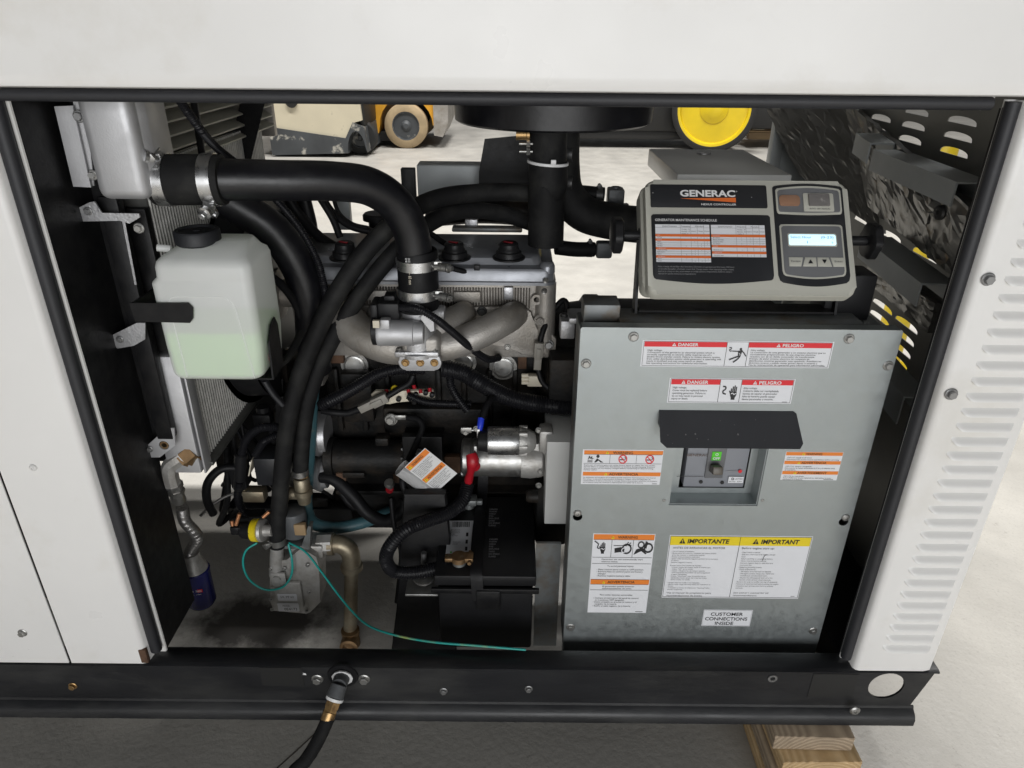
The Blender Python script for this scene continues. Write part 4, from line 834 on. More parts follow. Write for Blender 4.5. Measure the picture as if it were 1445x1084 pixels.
# fan ring glimpsed between the hoses
fan = thing('cooling_fan', (-.50, .45, .62), 'pale radiator fan glimpsed behind the coolant bottle', 'fan')
fc = V((-.53, .47, .86))
for i in range(7):
    t = 2 * math.pi * i / 7; bm = nb(); d = V((0, math.cos(t), math.sin(t))); e = V((0, -math.sin(t), math.cos(t)))
    rings(bm, [[fc + d * r + e * (w_ * .5) + V((.018 * k, 0, 0)), fc + d * r - e * (w_ * .5) - V((.018 * k, 0, 0)), fc + d * r - e * (w_ * .5) - V((.018 * k - .002, 0, 0)), fc + d * r + e * (w_ * .5) + V((.018 * k + .002, 0, 0))] for r, w_, k in ((.05, .05, 1), (.12, .075, .8), (.20, .09, .5))]); put('blade', bm, 'beige', fan)
bm = nb(); lathe(bm, fc - V((.02, 0, 0)), (1, 0, 0), [(0, .055), (.045, .055), (.05, .03), (.10, .03)], 24); put('hub', bm, 'cast', fan)
bm = nb(); lathe(bm, fc - V((.04, 0, 0)), (1, 0, 0), [(0, .24), (.0, .225), (.06, .222), (.06, .228)], 48); put('shroud_ring', bm, 'plastic', fan)

# ================================================================ coolant bottle
yf = .052; a = P(205, 365, yf); b = P(347, 365, yf); zb_ = P(280, 537, yf).z; zt = P(280, 368, yf).z; wB = b.x - a.x; xm = (a.x + b.x) / 2 + .001
cb = thing('coolant_bottle', (xm, yf + .06, zb_), 'milky plastic coolant bottle half full of pale green coolant', 'bottle')
def sect(z, k, fr_=0., lf=0., bk=0., rt=0.):
    return [V((x, y, z)) for x, y in rrect(xm - wB / 2 - .006 + lf, yf + fr_, xm + wB / 2 - rt, yf + .122 - bk, .016 * k, 5)]
Hb = zt - zb_
def shell(bm, z_lo, z_hi, off=0.):
    key = [(0, .006, .008, .006, .014), (.005, .002, .005, .003, .008), (.012, .0, .003, 0, .005), (.06, 0, .001, 0, 0), (Hb * .80, 0, 0, 0, 0), (Hb * .815, .001, .001, 0, 0), (Hb * .85, .001, .009, 0, 0), (Hb * .93, .001, .010, 0, .0), (Hb - .006, .004, .012, .002, .003), (Hb, .012, .018, .008, .010), (Hb + .016, .05, .05, .022, .016)]
    R5 = []
    for h, f_, l_, b_, r_ in key:
        if z_lo <= h <= z_hi: R5.append(sect(zb_ + h, 1, f_ + off, l_ + off, b_ + off, r_ + off))
    return R5
bm = nb(); rings(bm, shell(bm, -1, 9)); ps = rrect(xm - .045, zb_ + .012, xm + .055, zb_ + Hb * .72, .02)
bt = put('bottle_body', bm, 'bottle', cb, ang=60)
# raised rim line on the front face
bm = nb(); F = frame((0, yf - .0002, 0), (1, 0, 0), (0, 0, 1)); x0, x1 = xm - wB * .37, xm + wB * .30
q = [(x0 + .004, zb_ + .006), (x0 - .001, zb_ + Hb * .64), (x0 + .001, zb_ + Hb * .68), (x0 + .005, zb_ + Hb * .705), (x0 + .012, zb_ + Hb * .715), (x1 - .018, zb_ + Hb * .715), (x1 - .010, zb_ + Hb * .70), (x1 - .004, zb_ + Hb * .67), (x1, zb_ + Hb * .62), (x1 + .012, zb_ + .006)]
tube(bm, [V((x, yf + .0002, z)) for x, z in q], .0010, 8, raw=True); put('moulded_rim', bm, 'bottle', bt)
lv_ = P(280, 472, yf).z; bm = nb(); R6 = []
for h, f_, l_, b_, r_ in ((.003, .009, .011, .009, .017), (.006, .005, .008, .006, .011), (.013, .003, .006, .003, .008), (.06, .003, .004, .003, .003), (lv_ - zb_, .003, .003, .003, .003)): R6.append(sect(zb_ + h, .8, f_, l_, b_, r_))
rings(bm, R6); put('coolant', bm, 'liquid', cb, ang=60)
cp = P(282, 350, yf + .062); s_ = S(cp); bm = nb(); n = 36; lathe(bm, V((cp.x, cp.y, zb_ + Hb + .010)), (0, 0, 1), [(0, 28 * s_), (.003, 31 * s_), (.020, 31 * s_), (.023, 29 * s_), (.0232, 24 * s_), (.020, 22 * s_), (.020, 5 * s_), (.022, 4 * s_)], 40); put('bottle_cap', bm, 'cap', cb)
bm = nb(); tube(bm, [V((a.x + .008, yf + .07, zt - .002)), V((a.x - .012, yf + .066, zt + .001))], .006, 12, 4); put('vent_spigot', bm, 'bottle', cb)
bm = nb(); Y = yf - .003; pts = [(184, 427), (266, 427), (273, 434), (273, 449), (269, 455), (192, 453)]
prism(bm, [(P(u, v, Y).x, P(u, v, Y).z) for u, v in pts], frame((0, Y, 0), (1, 0, 0), (0, 0, 1)), .003); p0 = P(186, 427, Y); p1 = P(192, 453, Y); box(bm, (p0.x + .0015, Y + .035, (p0.z + p1.z) / 2), (.003, .07, p0.z - p1.z)); put('strap', bm, 'blackpaint', cb)
bm = nb(); X = xm + wB / 2 + .003; pts = [(.070, zb_ - .006), (.128, zb_ - .006), (.128, zb_ + .072), (.118, zb_ + .088), (.096, zb_ + .082), (.075, zb_ + .060)]
prism(bm, pts, frame((X, 0, 0), (0, 1, 0), (0, 0, 1)), .003); box(bm, (X - .04, .11, zb_ - .005), (.08, .08, .003)); put('cradle', bm, 'blackpaint', cb)
bm = nb(); tube(bm, [V((X - .012, .10, zb_ + .022)), V((X - .002, .10, zb_ + .022))], .007, 12, 3); put('outlet_clip', bm, 'redrubber', cb)
hose('overflow_hose', [(377, 520, .11), (400, 510, .16), (415, 490, .2), (424, 470, .25)], 5.5, 'hose', None, 'thin black overflow hose leaving the coolant bottle', 'hose')
hose('wire_loom', [(372, 535, .16), (385, 555, .2), (398, 570, .24)], 5, 'loom', None, 'short ribbed wire loom below the bottle cradle', 'wire loom', corr=(3, 1))

# ================================================================ intake pipe and couplings
ip = thing('intake_pipe', P(585, 420, .265), 'fat glossy black intake pipe bending down to the throttle body', 'pipe')
rp_ = .0318; pts = px([(296, 254, .127), (340, 254, .14), (400, 255, .160), (470, 256, .190), (520, 263, .215), (556, 286, .238), (578, 322, .252), (586, 362, .258), (587, 385, .260)])
bm = nb(); tube(bm, pts, rp_, 32, 90); put('pipe', bm, 'pipe', ip, ang=60)
a = P(217, 254, .124); b = P(316, 254, .129); d = (b - a).normalized(); bm = nb(); L = (b - a).length
lathe(bm, a, d, [(0, .0335), (0, .0375), (.002, .0385), (L - .002, .0385), (L, .0375), (L, .033)], 36); sl = put('coupling', bm, 'hose', ip); sl['label'] = 'black coupling at the upper tank'
clamp(sl, a + d * .017, d, .0385, .019, screw=V((0, -.35, 1))); clamp(sl, a + d * (L - .019), d, .0385, .019, screw=V((0, -.75, -1)))
for t, sgn in ((.017, 1), (L - .019, -1)):   # spring T bolts standing off the bands
    q = a + d * t + V((0, -.024, .036 * sgn)); e = V((-.45 if sgn > 0 else -.2, -.8, .35 * sgn)).normalized(); bm = nb()
    cyl(bm, q + e * -.030, q + e * .012, .0028, seg=10); tube(bm, [q + e * (k * .001) for k in range(-4, 14)], .0062, 14, 20, (.0026, .0012)); lathe(bm, q + e * .012, e, [(0, .0105), (.006, .0105), (.007, .008)], 18); lathe(bm, q + e * .019, e, [(0, .006), (.007, .006), (.008, .005)], 6); put('clamp_bolt', bm, 'steel', sl)
ct_ = P(588, 352, .262); cz = P(588, 433, .262).z; bm = nb(); h = ct_.z - cz
lathe(bm, V((ct_.x, ct_.y, cz)), (0, 0, 1), [(0, .034), (0, .0365), (.003, .0375), (h - .003, .0375), (h, .036), (h, .0325), (h - .01, .032)], 36); s2 = put('coupling', bm, 'rubber', ip); s2['label'] = 'printed black coupling on the throttle body'
ax = V((ct_.x, ct_.y, 0))
for v in (379, 421):
    q = V((ct_.x, ct_.y, P(588, v, .225).z)); clamp(s2, q, (0, 0, 1), .0375, .018); bm = nb(); e = V((.92, -.36, 0)).normalized(); q2 = q + V((.030, -.022, 0))
    box(bm, q2 + V((.008, .004, 0)), (.018, .006, .016), .001); cyl(bm, q2, q2 + e * .04, .003, seg=10); tube(bm, [q2 + e * (.012 + k * .001) for k in range(18)], .0078, 14, 20, (.0032, .0012)); lathe(bm, q2 + e * .031, e, [(0, .0085), (.003, .0085)], 16); lathe(bm, q2 + e * .034, e, [(0, .0055), (.006, .0055)], 6); put('clamp_bolt', bm, 'zinc', s2)
pr = Print(V((ct_.x - .006, ct_.y - .0384, ct_.z - .002)), (0, 0, -1), (-1, 0, 0), .03, .01, 30, 10); pr.text(3, 5, 4, '2NI 05', 'whiteink', x1=11); pr.text(3, 10, 4, 'GH 80', 'whiteink', x1=11); pr.done('print', s2)
pr = Print(V((ct_.x - .004, ct_.y - .0384, ct_.z - .030)), (0, 0, -1), (-1, 0, 0), .03, .01, 30, 10); pr.text(0, 8, 6, '— 60 mm', 'beige', x1=24); pr.done('print', s2)

# ================================================================ engine
eng = thing('engine', (-.15, .5, .35), 'four cylinder inline engine with grey valve cover and cast intake manifold', 'engine')
yv = .365; vx0, vx1 = P(398, 400, yv).x, P(785, 400, yv).x; vzb = P(600, 402, yv).z; vz1 = P(600, 377, yv + .012).z; vzt = vz1 + .018
print('vc', vx0, vx1, vzb, vz1, PZ(700, 325, vzt))
def vr(i0, i1, i2, i3, z, r): return [V((x, y, z)) for x, y in rrect(vx0 + i0, yv + i1, vx1 - i2, .60 - i3, r, 6)]
bm = nb(); rings(bm, [vr(0, 0, 0, 0, vzb, .022), vr(0, 0, 0, 0, vzb + .006, .022), vr(.003, .003, .003, .003, vzb + .008, .02), vr(.004, .005, .004, .004, vz1 - .006, .02), vr(.006, .008, .006, .006, vz1 - .001, .02), vr(.010, .014, .010, .010, vz1, .02), vr(.016, .026, .026, .02, vz1 + .002, .02), vr(.020, .032, .032, .026, vzt - .004, .02), vr(.026, .040, .038, .032, vzt, .02)])
vc = put('valve_cover', bm, 'vcover', eng, ang=35)
bm = nb(); lathe(bm, V((vx1 - .018, yv + .022, vz1 - .01)), (0, 0, 1), [(0, .016), (.012, .0155), (.02, .012), (.022, 0)], 20); put('corner_boss', bm, 'vcover', vc, ang=60)
for u, v in ((770, 396), (768, 411)): bolt(vc, P(u, v, yv - .004), (0, -.7, .6), .006, 'zinc')
cz0 = vzt - .003
for i, u in enumerate((487, 564, 641, 718)):
    c = PZ(u, 352, cz0 + .018); q = V((c.x, c.y, cz0)); s_ = S(q); r = 18 * s_; bm = nb()
    lathe(bm, q, (0, 0, 1), [(0, r * 1.28), (.003, r * 1.28), (.004, r * 1.05), (.008, r), (.014, r), (.016, r * .86), (.020, r * .82), (.022, r * .76), (.030, r * .74), (.033, r * .6), (.0335, 0)], 28); ic = put('ignition_cap', bm, 'plastic', vc)
    bm = nb(); box(bm, (0, 0, 0), (.019, .006, .002), .0003, frame(q + V((-.001, -.003, .0340)), (1, -.55, 0), (.55, 1, 0))); put('red_mark', bm, 'darkred', ic)
hose('plug_lead', [(712, 362, .44), (705, 372, .42), (690, 381, .40), (672, 385, .385), (650, 382, .37), (630, 376, .36)], 3.8, 'rubber', eng); hose('plug_lead', [(634, 347, .45), (622, 340, .46), (608, 330, .47), (590, 322, .5)], 4, 'rubber', eng); hose('plug_lead', [(480, 335, .46), (470, 310, .47), (455, 285, .48), (440, 262, .5)], 5, 'rubber', eng); hose('plug_lead', [(520, 322, .47), (497, 316, .48), (478, 300, .5), (468, 270, .52)], 3, 'rubber', eng)
bm = nb(); q = P(673, 378, .375); box(bm, q, (.012, .008, .012), .001); box(bm, q + V((0, .004, -.010)), (.006, .004, .014), .001); put('lead_clip', bm, 'plastic', eng)
c = PZ(530, 310, vzt + .03); bm = nb(); lathe(bm, V((c.x, c.y + .03, vzt - .002)), (0, 0, 1), [(0, .022), (.024, .022), (.025, .034), (.036, .034), (.040, .030), (.0402, 0)], 26); put('oil_filler_cap', bm, 'plastic', vc)
# head
hx0, hx1 = P(432, 430, .395).x, P(783, 430, .395).x; hz0 = P(600, 503, .40).z; bm = nb()
box(bm, ((hx0 + hx1) / 2, .50, (vzb + hz0) / 2 - .001), (hx1 - hx0, .21, vzb - hz0 - .002), .006); hdp = put('cylinder_head', bm, 'cast', eng)
bm = nb(); zr0, zr1 = P(600, 434, .39).z, P(600, 406, .39).z; x = P(470, 420, .39).x
while x < P(750, 420, .39).x:
    box(bm, (x, .392, (zr0 + zr1) / 2), (.0028, .008, zr1 - zr0), .0005); x += .0058
o = put('ribs', bm, 'castdark', hdp); o['kind'] = 'stuff'
bm = nb(); a = P(640, 412, .386); b = P(678, 427, .386); box(bm, ((a.x + b.x) / 2, .388, (a.z + b.z) / 2), (b.x - a.x, .006, a.z - b.z), .001); pl = put('number_pad', bm, 'cast', hdp)
bm = nb(); a = P(507, 410, .386); b = P(560, 424, .386); box(bm, ((a.x + b.x) / 2, .388, (a.z + b.z) / 2), (b.x - a.x, .006, a.z - b.z), .001); put('number_pad', bm, 'cast', hdp)
bm = nb(); a = P(711, 405, .386); b = P(724, 423, .386); box(bm, ((a.x + b.x) / 2, .388, (a.z + b.z) / 2), (b.x - a.x, .010, a.z - b.z), .002); put('lug', bm, 'alu', hdp)
bm = nb(); lathe(bm, P(757, 421, .392), (0, -1, 0), [(0, .012), (.010, .011), (.010, .006), (0, .0055)], 18); put('plug_boss', bm, 'cast', hdp)
bm = nb(); lathe(bm, V((hx1 - .02, .40, hz0 + .02)), (0, 0, 1), [(0, .022), (vzb - hz0 - .024, .022)], 18); put('corner_post', bm, 'cast', hdp)
# manifold
Y = .386; pts = [(466, 424), (560, 436), (736, 431), (750, 441), (757, 466), (778, 470), (785, 478), (784, 497), (777, 503), (736, 500), (716, 488), (640, 478), (470, 470)]
bm = nb(); prism(bm, [(P(u, v, Y).x, P(u, v, Y).z) for u, v in pts], frame((0, Y + .012, 0), (1, 0, 0), (0, 0, 1)), .014, .002); mf = put('manifold_flange', bm, 'cast', eng)
for u, v, m_, r in ((680, 439, 'boltdark', .0105), (738, 440, 'zinc', .0095), (774, 486, 'bolt', .0115), (762, 452, 'cast', .013), (716, 490, 'zinc', .007)): bolt(mf, P(u, v, Y - .003), (0, -1, 0), r, m_)
bm = nb(); s_ = S(P(594, 480, .3))
for L, r0, r1 in (([(590, 490, .285), (545, 487, .285), (505, 468, .31), (484, 444, .345), (478, 428, .40)], 25, 27), ([(598, 490, .285), (640, 485, .285), (685, 467, .305), (715, 451, .335), (728, 442, .40)], 22, 20), ([(600, 475, .29), (628, 458, .31), (650, 447, .345), (655, 442, .40)], 21, 19), ([(588, 475, .29), (560, 458, .31), (540, 447, .345), (535, 442, .40)], 21, 19)):
    tube(bm, px(L), (lambda f, a_=r0, b_=r1: (a_ + (b_ - a_) * f) * s_), 24, 30)
q0 = P(566, 492, .235); q1 = P(622, 521, .235); box(bm, ((q0.x + q1.x) / 2, .275, (q0.z + q1.z) / 2 + .012), (q1.x - q0.x, .085, q0.z - q1.z + .026), .012, seg=4); mn = put('intake_manifold', bm, 'cast', eng, ang=70)
a = P(562, 500, .228); b = P(623, 523, .228); bm = nb(); prism(bm, rrect(a.x, b.z, b.x, a.z, (a.z - b.z) * .42, 6), frame((0, .234, 0), (1, 0, 0), (0, 0, 1)), .007, .0015); ep = put('end_plate', bm, 'alubright', mn)
for u in (572, 593, 613): bolt(ep, P(u, 512, .226), (0, -1, 0), .0078, 'brass')
# block, sump, mounts
bx_0, bx_1 = P(462, 560, .43).x, P(805, 560, .43).x; bm = nb(); z_s = P(600, 690, .42).z
box(bm, ((bx_0 + bx_1) / 2, .53, (hz0 + z_s) / 2), (bx_1 - bx_0, .20, hz0 - z_s - .004), .008)
for u in range(475, 800, 36): c = P(u, 530, .43); box(bm, (c.x, .425, (hz0 + z_s) / 2 + .06), (.012, .02, .16), .004)
blk = put('engine_block', bm, 'block', eng)
bm = nb(); box(bm, ((bx_0 + bx_1) / 2 - .02, .53, z_s - .06), (bx_1 - bx_0 - .08, .19, .12), .012); box(bm, ((bx_0 + bx_1) / 2, .50, z_s), (bx_1 - bx_0, .20, .012), .003); put('oil_pan', bm, 'block', eng)
for u, v, r in ((500, 516, 15), (654, 512, 14), (710, 519, 15)):
    c = P(u, v, .418); bm = nb(); s_ = S(c); lathe(bm, c, (0, -1, 0), [(-.02, r * s_ * 1.35), (-.002, r * s_ * 1.3), (-.002, r * s_), (.004, r * s_), (.005, r * s_ * .86), (.003, r * s_ * .82), (.004, 0)], 28); bmf = put('core_plug', bm, 'zinc', blk)
for u0, v0, u1, v1 in ((455, 498, 486, 512), (731, 493, 743, 520)):
    a = P(u0, v0, .41); b = P(u1, v1, .41); bm = nb(); box(bm, ((a.x + b.x) / 2, .415, (a.z + b.z) / 2), (b.x - a.x, .02, a.z - b.z), .002); put('rusty_lug', bm, 'rust', blk)
bm = nb(); c = P(470, 645, .385); d = P(585, 645, .385); cyl(bm, c, d, .040, seg=28, bev=.006); lathe(bm, c - V((.018, 0, 0)), (1, 0, 0), [(0, .030), (.006, .046), (.024, .046), (.026, .040)], 28); lathe(bm, d - V((.02, 0, 0)), (1, 0, 0), [(0, .044), (.012, .044)], 28); dh = put('drive_housing', bm, 'block', eng)
for k in range(7): bolt(dh, d + V((-.021, -.042 * math.cos(k * .5 - 1.5), .042 * math.sin(k * .5 - 1.5))), (-1, 0, 0), .006, 'boltdark')
bm = nb(); box(bm, P(500, 668, .35), (.05, .02, .014), .002); put('rib', bm, 'block', dh); bm = nb(); box(bm, P(540, 620, .36), (.03, .03, .02), .004); put('boss', bm, 'block', dh); bm = nb(); box(bm, P(482, 672, .352), (.022, .012, .022), .002); put('rusty_lug', bm, 'rust', dh)
a = P(567, 622, .335); b = P(627, 700, .335); bm = nb(); box(bm, ((a.x + b.x) / 2, .345, (a.z + b.z) / 2 - .01), (b.x - a.x, .02, a.z - b.z + .04), .003); box(bm, ((a.x + b.x) / 2, .40, a.z - .004), (b.x - a.x, .12, .008), .001); mb = put('mount_bracket', bm, 'blackpaint', eng); bolt(mb, P(591, 638, .332), (0, -1, 0), .0095, 'bolt')
for u0, v0, u1, v1 in ((553, 655, 566, 682), (627, 645, 650, 668)):
    a = P(u0, v0, .36); b = P(u1, v1, .36); bm = nb(); box(bm, ((a.x + b.x) / 2, .37, (a.z + b.z) / 2), (b.x - a.x, .02, a.z - b.z), .002); put('rusty_lug', bm, 'rust', mb)
bm = nb(); a = P(480, 525, .40); b = P(530, 594, .40); box(bm, ((a.x + b.x) / 2, .405, (a.z + b.z) / 2), (b.x - a.x, .03, a.z - b.z), .006); a = P(540, 575, .40); b = P(690, 612, .40); box(bm, ((a.x + b.x) / 2, .41, (a.z + b.z) / 2), (b.x - a.x, .03, a.z - b.z), .006); put('side_covers', bm, 'block', blk)
# bell housing and foot
bm = nb(); c = V((P(790, 600, .5).x + .03, .52, .62)); lathe(bm, c - V((.09, 0, 0)), (1, 0, 0), [(0, .15), (.03, .19), (.10, .20), (.11, .215), (.14, .215)], 40); box(bm, (c.x - .02, .38, .72), (.10, .10, .10), .006); put('bell_housing', bm, 'block', eng)
bm = nb(); a = P(450, 590, .37); lathe(bm, P(452, 612, .39) - V((.012, 0, 0)), (1, 0, 0), [(0, .050), (.012, .052), (.016, .046), (.03, .044)], 28); put('pump_housing', bm, 'alu', eng)
bm = nb(); lathe(bm, P(452, 668, .38) - V((.012, 0, 0)), (1, 0, 0), [(0, .036), (.016, .042), (.02, .036), (.03, .034)], 28); put('pump_pulley', bm, 'alu', eng)
bm = nb(); lathe(bm, P(440, 560, .42) - V((.02, 0, 0)), (1, 0, 0), [(0, .075), (.012, .075), (.014, .06), (.02, .06)], 32); put('front_pulley', bm, 'castgrey', eng)
bm = nb(); c = P(418, 650, .47); lathe(bm, c - V((.03, 0, 0)), (1, 0, 0), [(0, .04), (.004, .078), (.010, .078), (.012, .070), (.018, .070), (.020, .078), (.026, .078), (.03, .05)], 40); put('crank_pulley', bm, 'block', eng)
bm = nb(); lathe(bm, P(412, 520, .46) - V((.02, 0, 0)), (1, 0, 0), [(0, .02), (.003, .050), (.012, .050), (.014, .044), (.024, .05), (.03, .02)], 32); put('fan_pulley', bm, 'block', eng)
bm = nb(); c2_ = P(412, 520, .46); R8 = [V((c.x - .016, c.y - .079, c.z)), V((c2_.x - .012, c2_.y - .051, c2_.z))]; rings(bm, [[q + V((-.008, 0, 0)), q + V((.008, 0, 0)), q + V((.008, -.006, 0)), q + V((-.008, -.006, 0))] for q in R8]); put('drive_belt', bm, 'rubber', eng)
bm = nb(); box(bm, P(442, 470, .44), (.05, .10, .22), .01); put('timing_cover', bm, 'cast', eng, ang=40)

# throttle body
tb = thing('throttle_body', P(585, 490, .27), 'electric throttle body with silver motor and black connector', 'throttle body')
c = P(588, 436, .262); zb2 = P(588, 496, .262).z; bm = nb(); lathe(bm, V((c.x, c.y, zb2)), (0, 0, 1), [(0, .042), (.008, .042), (.010, .035), (c.z - zb2, .034)], 32); box(bm, V((c.x, c.y, zb2 + .008)), (.084, .072, .012), .003); bd = put('bore', bm, 'alu', tb)
for sx in (-1, 1): bolt(bd, V((c.x + sx * .034, c.y - .026, zb2 + .014)), (0, 0, 1), .006, 'zinc')
a = P(533, 469, .215); b = P(598, 470, .215); s_ = S(a); bm = nb(); L = (b - a).length
lathe(bm, a, b - a, [(0, 18.5 * s_), (.006, 20 * s_), (.010, 19 * s_), (L * .78, 18.5 * s_), (L * .80, 17 * s_), (L, 15 * s_)], 32); box(bm, P(544, 457, .205), (.018, .02, .022), .003); mo = put('motor', bm, 'alubright', tb)
bm = nb(); pts = [(526, 452), (529, 446), (545, 444), (545, 440), (567, 440), (567, 424), (533, 420), (525, 432)]
q0 = P(529, 455, .225); lathe(bm, P(533, 466, .215) - V((.010, 0, 0)), (1, 0, 0), [(0, 16 * s_), (.002, 21 * s_), (.010, 21 * s_)], 28); put('end_cover', bm, 'plastic', tb)
bm = nb(); a = P(533, 424, .235); b = P(566, 450, .235); box(bm, ((a.x + b.x) / 2, .24, (a.z + b.z) / 2), (b.x - a.x, .045, a.z - b.z), .004); box(bm, P(531, 440, .235), (.014, .05, .045), .004); box(bm, P(551, 420, .25), (.02, .03, .016), .002); put('connector', bm, 'plastic', tb)
bm = nb(); box(bm, P(531, 457, .19), (.012, .008, .014), .001); put('clip', bm, 'beige', tb)
bm = nb(); Y = .21; pts = [(594, 449), (597, 441), (612, 446), (613, 466), (608, 467)]; prism(bm, [(P(u, v, Y).x, P(u, v, Y).z) for u, v in pts], frame((0, Y, 0), (1, 0, 0), (0, 0, 1)), .004); put('bracket', bm, 'alubright', tb)
bm = nb(); lathe(bm, P(606, 441, .26), (1, 0, -.05), [(0, .016), (.028, .015), (.030, .012)], 22); put('side_boss', bm, 'alu', tb)
hose('wire_loom', [(560, 434, .235), (590, 436, .205), (612, 448, .20), (640, 470, .23), (668, 494, .28), (690, 507, .34), (704, 505, .385)], 5.5, 'loom', None, 'ribbed loom running from the throttle connector over the manifold', 'wire loom', corr=(3, .9))

# ================================================================ air cleaner and ducts
acl = thing('air_cleaner', P(780, 190, .45), 'big round black air cleaner housing hanging under the roof', 'air cleaner')
c = P(780, 172, .45); zb3 = P(780, 189, .262).z; bm = nb(); lathe(bm, V((c.x, .452, zb3)), (0, 0, 1), [(0, .182), (.004, .188), (.05, .190), (.10, .192), (.11, .198), (.12, .192), (.20, .19)], 64); put('drum', bm, 'pipe', acl, ang=40)
c0 = P(772, 190, .45); bm = nb(); tube(bm, px([(773, 180, .45), (773, 230, .46), (771, 290, .47), (770, 345, .47)]), .0375, 28, 30); dk = put('down_duct', bm, 'hose', acl); q = P(772, 262, .42)
bm = nb(); tube(bm, px([(773, 228, .46), (773, 262, .46), (772, 263, .46)]), .0395, 28, 8); put('duct_wrap', bm, 'hose', dk)
t0 = P(773, 229, .455); bm = nb(); lathe(bm, t0 - V((0, 0, .0025)), (.06, 0, 1), [(0, .040), (0, .0412), (.005, .0412), (.005, .040)], 36); box(bm, P(781, 229, .405), (.010, .008, .009), .001); ctie = put('cable_tie', bm, 'tag', dk)
for v in (203, 214): 
    bm = nb(); q = P(743, v, .43); cyl(bm, q - V((.014, 0, 0)), q + V((.012, 0, 0)), .0028, seg=10); lathe(bm, q, (1, 0, 0), [(0, .007), (.007, .007)], 6); put('stud', bm, 'zinc', dk)
bm = nb(); lathe(bm, P(737, 190, .43) - V((.012, 0, 0)), (1, 0, 0), [(0, .010), (.02, .010), (.021, .012), (.026, .012)], 18); put('brass_nut', bm, 'brass', dk)
ex_ = thing('exhaust_elbow', P(850, 320, .56), 'dull black elbow pipe curving behind the controller', 'pipe')
bm = nb(); tube(bm, px([(792, 170, .56), (792, 235, .56), (798, 272, .56), (822, 300, .56), (860, 312, .56), (930, 320, .55)]), .0395, 28, 40); put('elbow', bm, 'hose', ex_, ang=60)
for v in (218, 258):
    bm = nb(); lathe(bm, P(800, v, .53), (1, -.2, 0), [(0, .014), (.006, .0145), (.012, .014), (.012, .010), (.006, .010)], 20); put('clamp_ring', bm, 'boltdark', ex_)
hs_ = hose('heater_hose', [(795, 272, .62), (820, 273, .62), (852, 276, .62)], 11.5, 'rubber', None, 'upper short black hose with fitting right of the duct', 'hose')
bm = nb(); c = P(868, 282, .62); box(bm, c, (.036, .04, .052), .004); lathe(bm, c + V((0, 0, .026)), (0, 0, 1), [(-.004, .011), (.003, .011), (.003, .008), (-.004, .008)], 16); put('fitting', bm, 'castgrey', hs_); clamp(hs_, P(845, 276, .62), (1, 0, 0), .0185, .014, 'boltdark', V((0, -.1, 1)))
for u, v in ((883, 292), (893, 297)): bolt(hs_, P(u, v, .6), (0, -.3, 1), .009, 'bolt')
hs_ = hose('heater_hose', [(785, 349, .52), (812, 352, .53), (838, 352, .54)], 10.5, 'rubber', None, 'lower short black hose with fitting beside the valve cover', 'hose')
bm = nb(); box(bm, P(852, 352, .54), (.036, .03, .036), .006); put('fitting', bm, 'castgrey', hs_); clamp(hs_, P(832, 352, .54), (1, 0, 0), .0165, .012, 'boltdark', V((0, -.1, 1)))
# bracketry behind the engine
br_ = thing('air_cleaner_bracket', P(700, 330, .66), 'dark sheet bracket rising behind the valve cover', 'bracket')
bm = nb(); Y = .66; pts = [(684, 196), (748, 190), (748, 275), (676, 270), (676, 242)]; prism(bm, [(P(u, v, Y).x, P(u, v, Y).z) for u, v in pts], frame((0, Y, 0), (1, 0, 0), (0, 0, 1)), .004); put('plate', bm, 'blackpaint', br_)
bm = nb(); Y = .70; a = P(588, 234, Y); b = P(680, 282, Y); box(bm, ((a.x + b.x) / 2, Y, (a.z + b.z) / 2), (b.x - a.x, .003, a.z - b.z), .001); box(bm, ((a.x + b.x) / 2, Y + .03, a.z), (b.x - a.x, .06, .003), .001); put('tray', bm, 'channel', br_)
bm = nb(); a = P(565, 238, .68); b = P(588, 300, .68); box(bm, ((a.x + b.x) / 2, .69, (a.z + b.z) / 2), (b.x - a.x, .02, a.z - b.z), .002); put('post', bm, 'blackpaint', br_)
bm = nb(); a = P(472, 275, .64); b = P(496, 325, .64); box(bm, ((a.x + b.x) / 2, .65, (a.z + b.z) / 2), (b.x - a.x, .02, a.z - b.z), .002); put('post', bm, 'channel', br_)
bm = nb(); a = P(656, 310, .62); b = P(674, 326, .62); box(bm, ((a.x + b.x) / 2, .63, (a.z + b.z) / 2), (b.x - a.x, .02, a.z - b.z), .002); put('tab', bm, 'alu', br_)
bm = nb(); box(bm, V((-.06, .61, vzt + .002)), (.16, .03, .010), .003); put('rear_rail', bm, 'galvdark', br_)
for k, L in enumerate(([(398, 262, .52), (420, 300, .52), (452, 335, .50), (480, 352, .48)], [(420, 250, .55), (432, 290, .55), (440, 330, .54), (436, 380, .52)], [(450, 255, .5), (462, 290, .5), (492, 318, .48), (540, 330, .47)], [(400, 300, .56), (415, 330, .55), (432, 352, .52)])):
    hose('harness_strand', L, (7, 9, 5, 6)[k], 'rubber', br_)
bm = nb(); a = P(392, 262, .62); b = P(440, 345, .62); box(bm, ((a.x + b.x) / 2, .64, (a.z + b.z) / 2), (b.x - a.x, .03, a.z - b.z), .006); put('dark_filler', bm, 'block', br_)  # black plate added to darken the gap where lit floor showed through
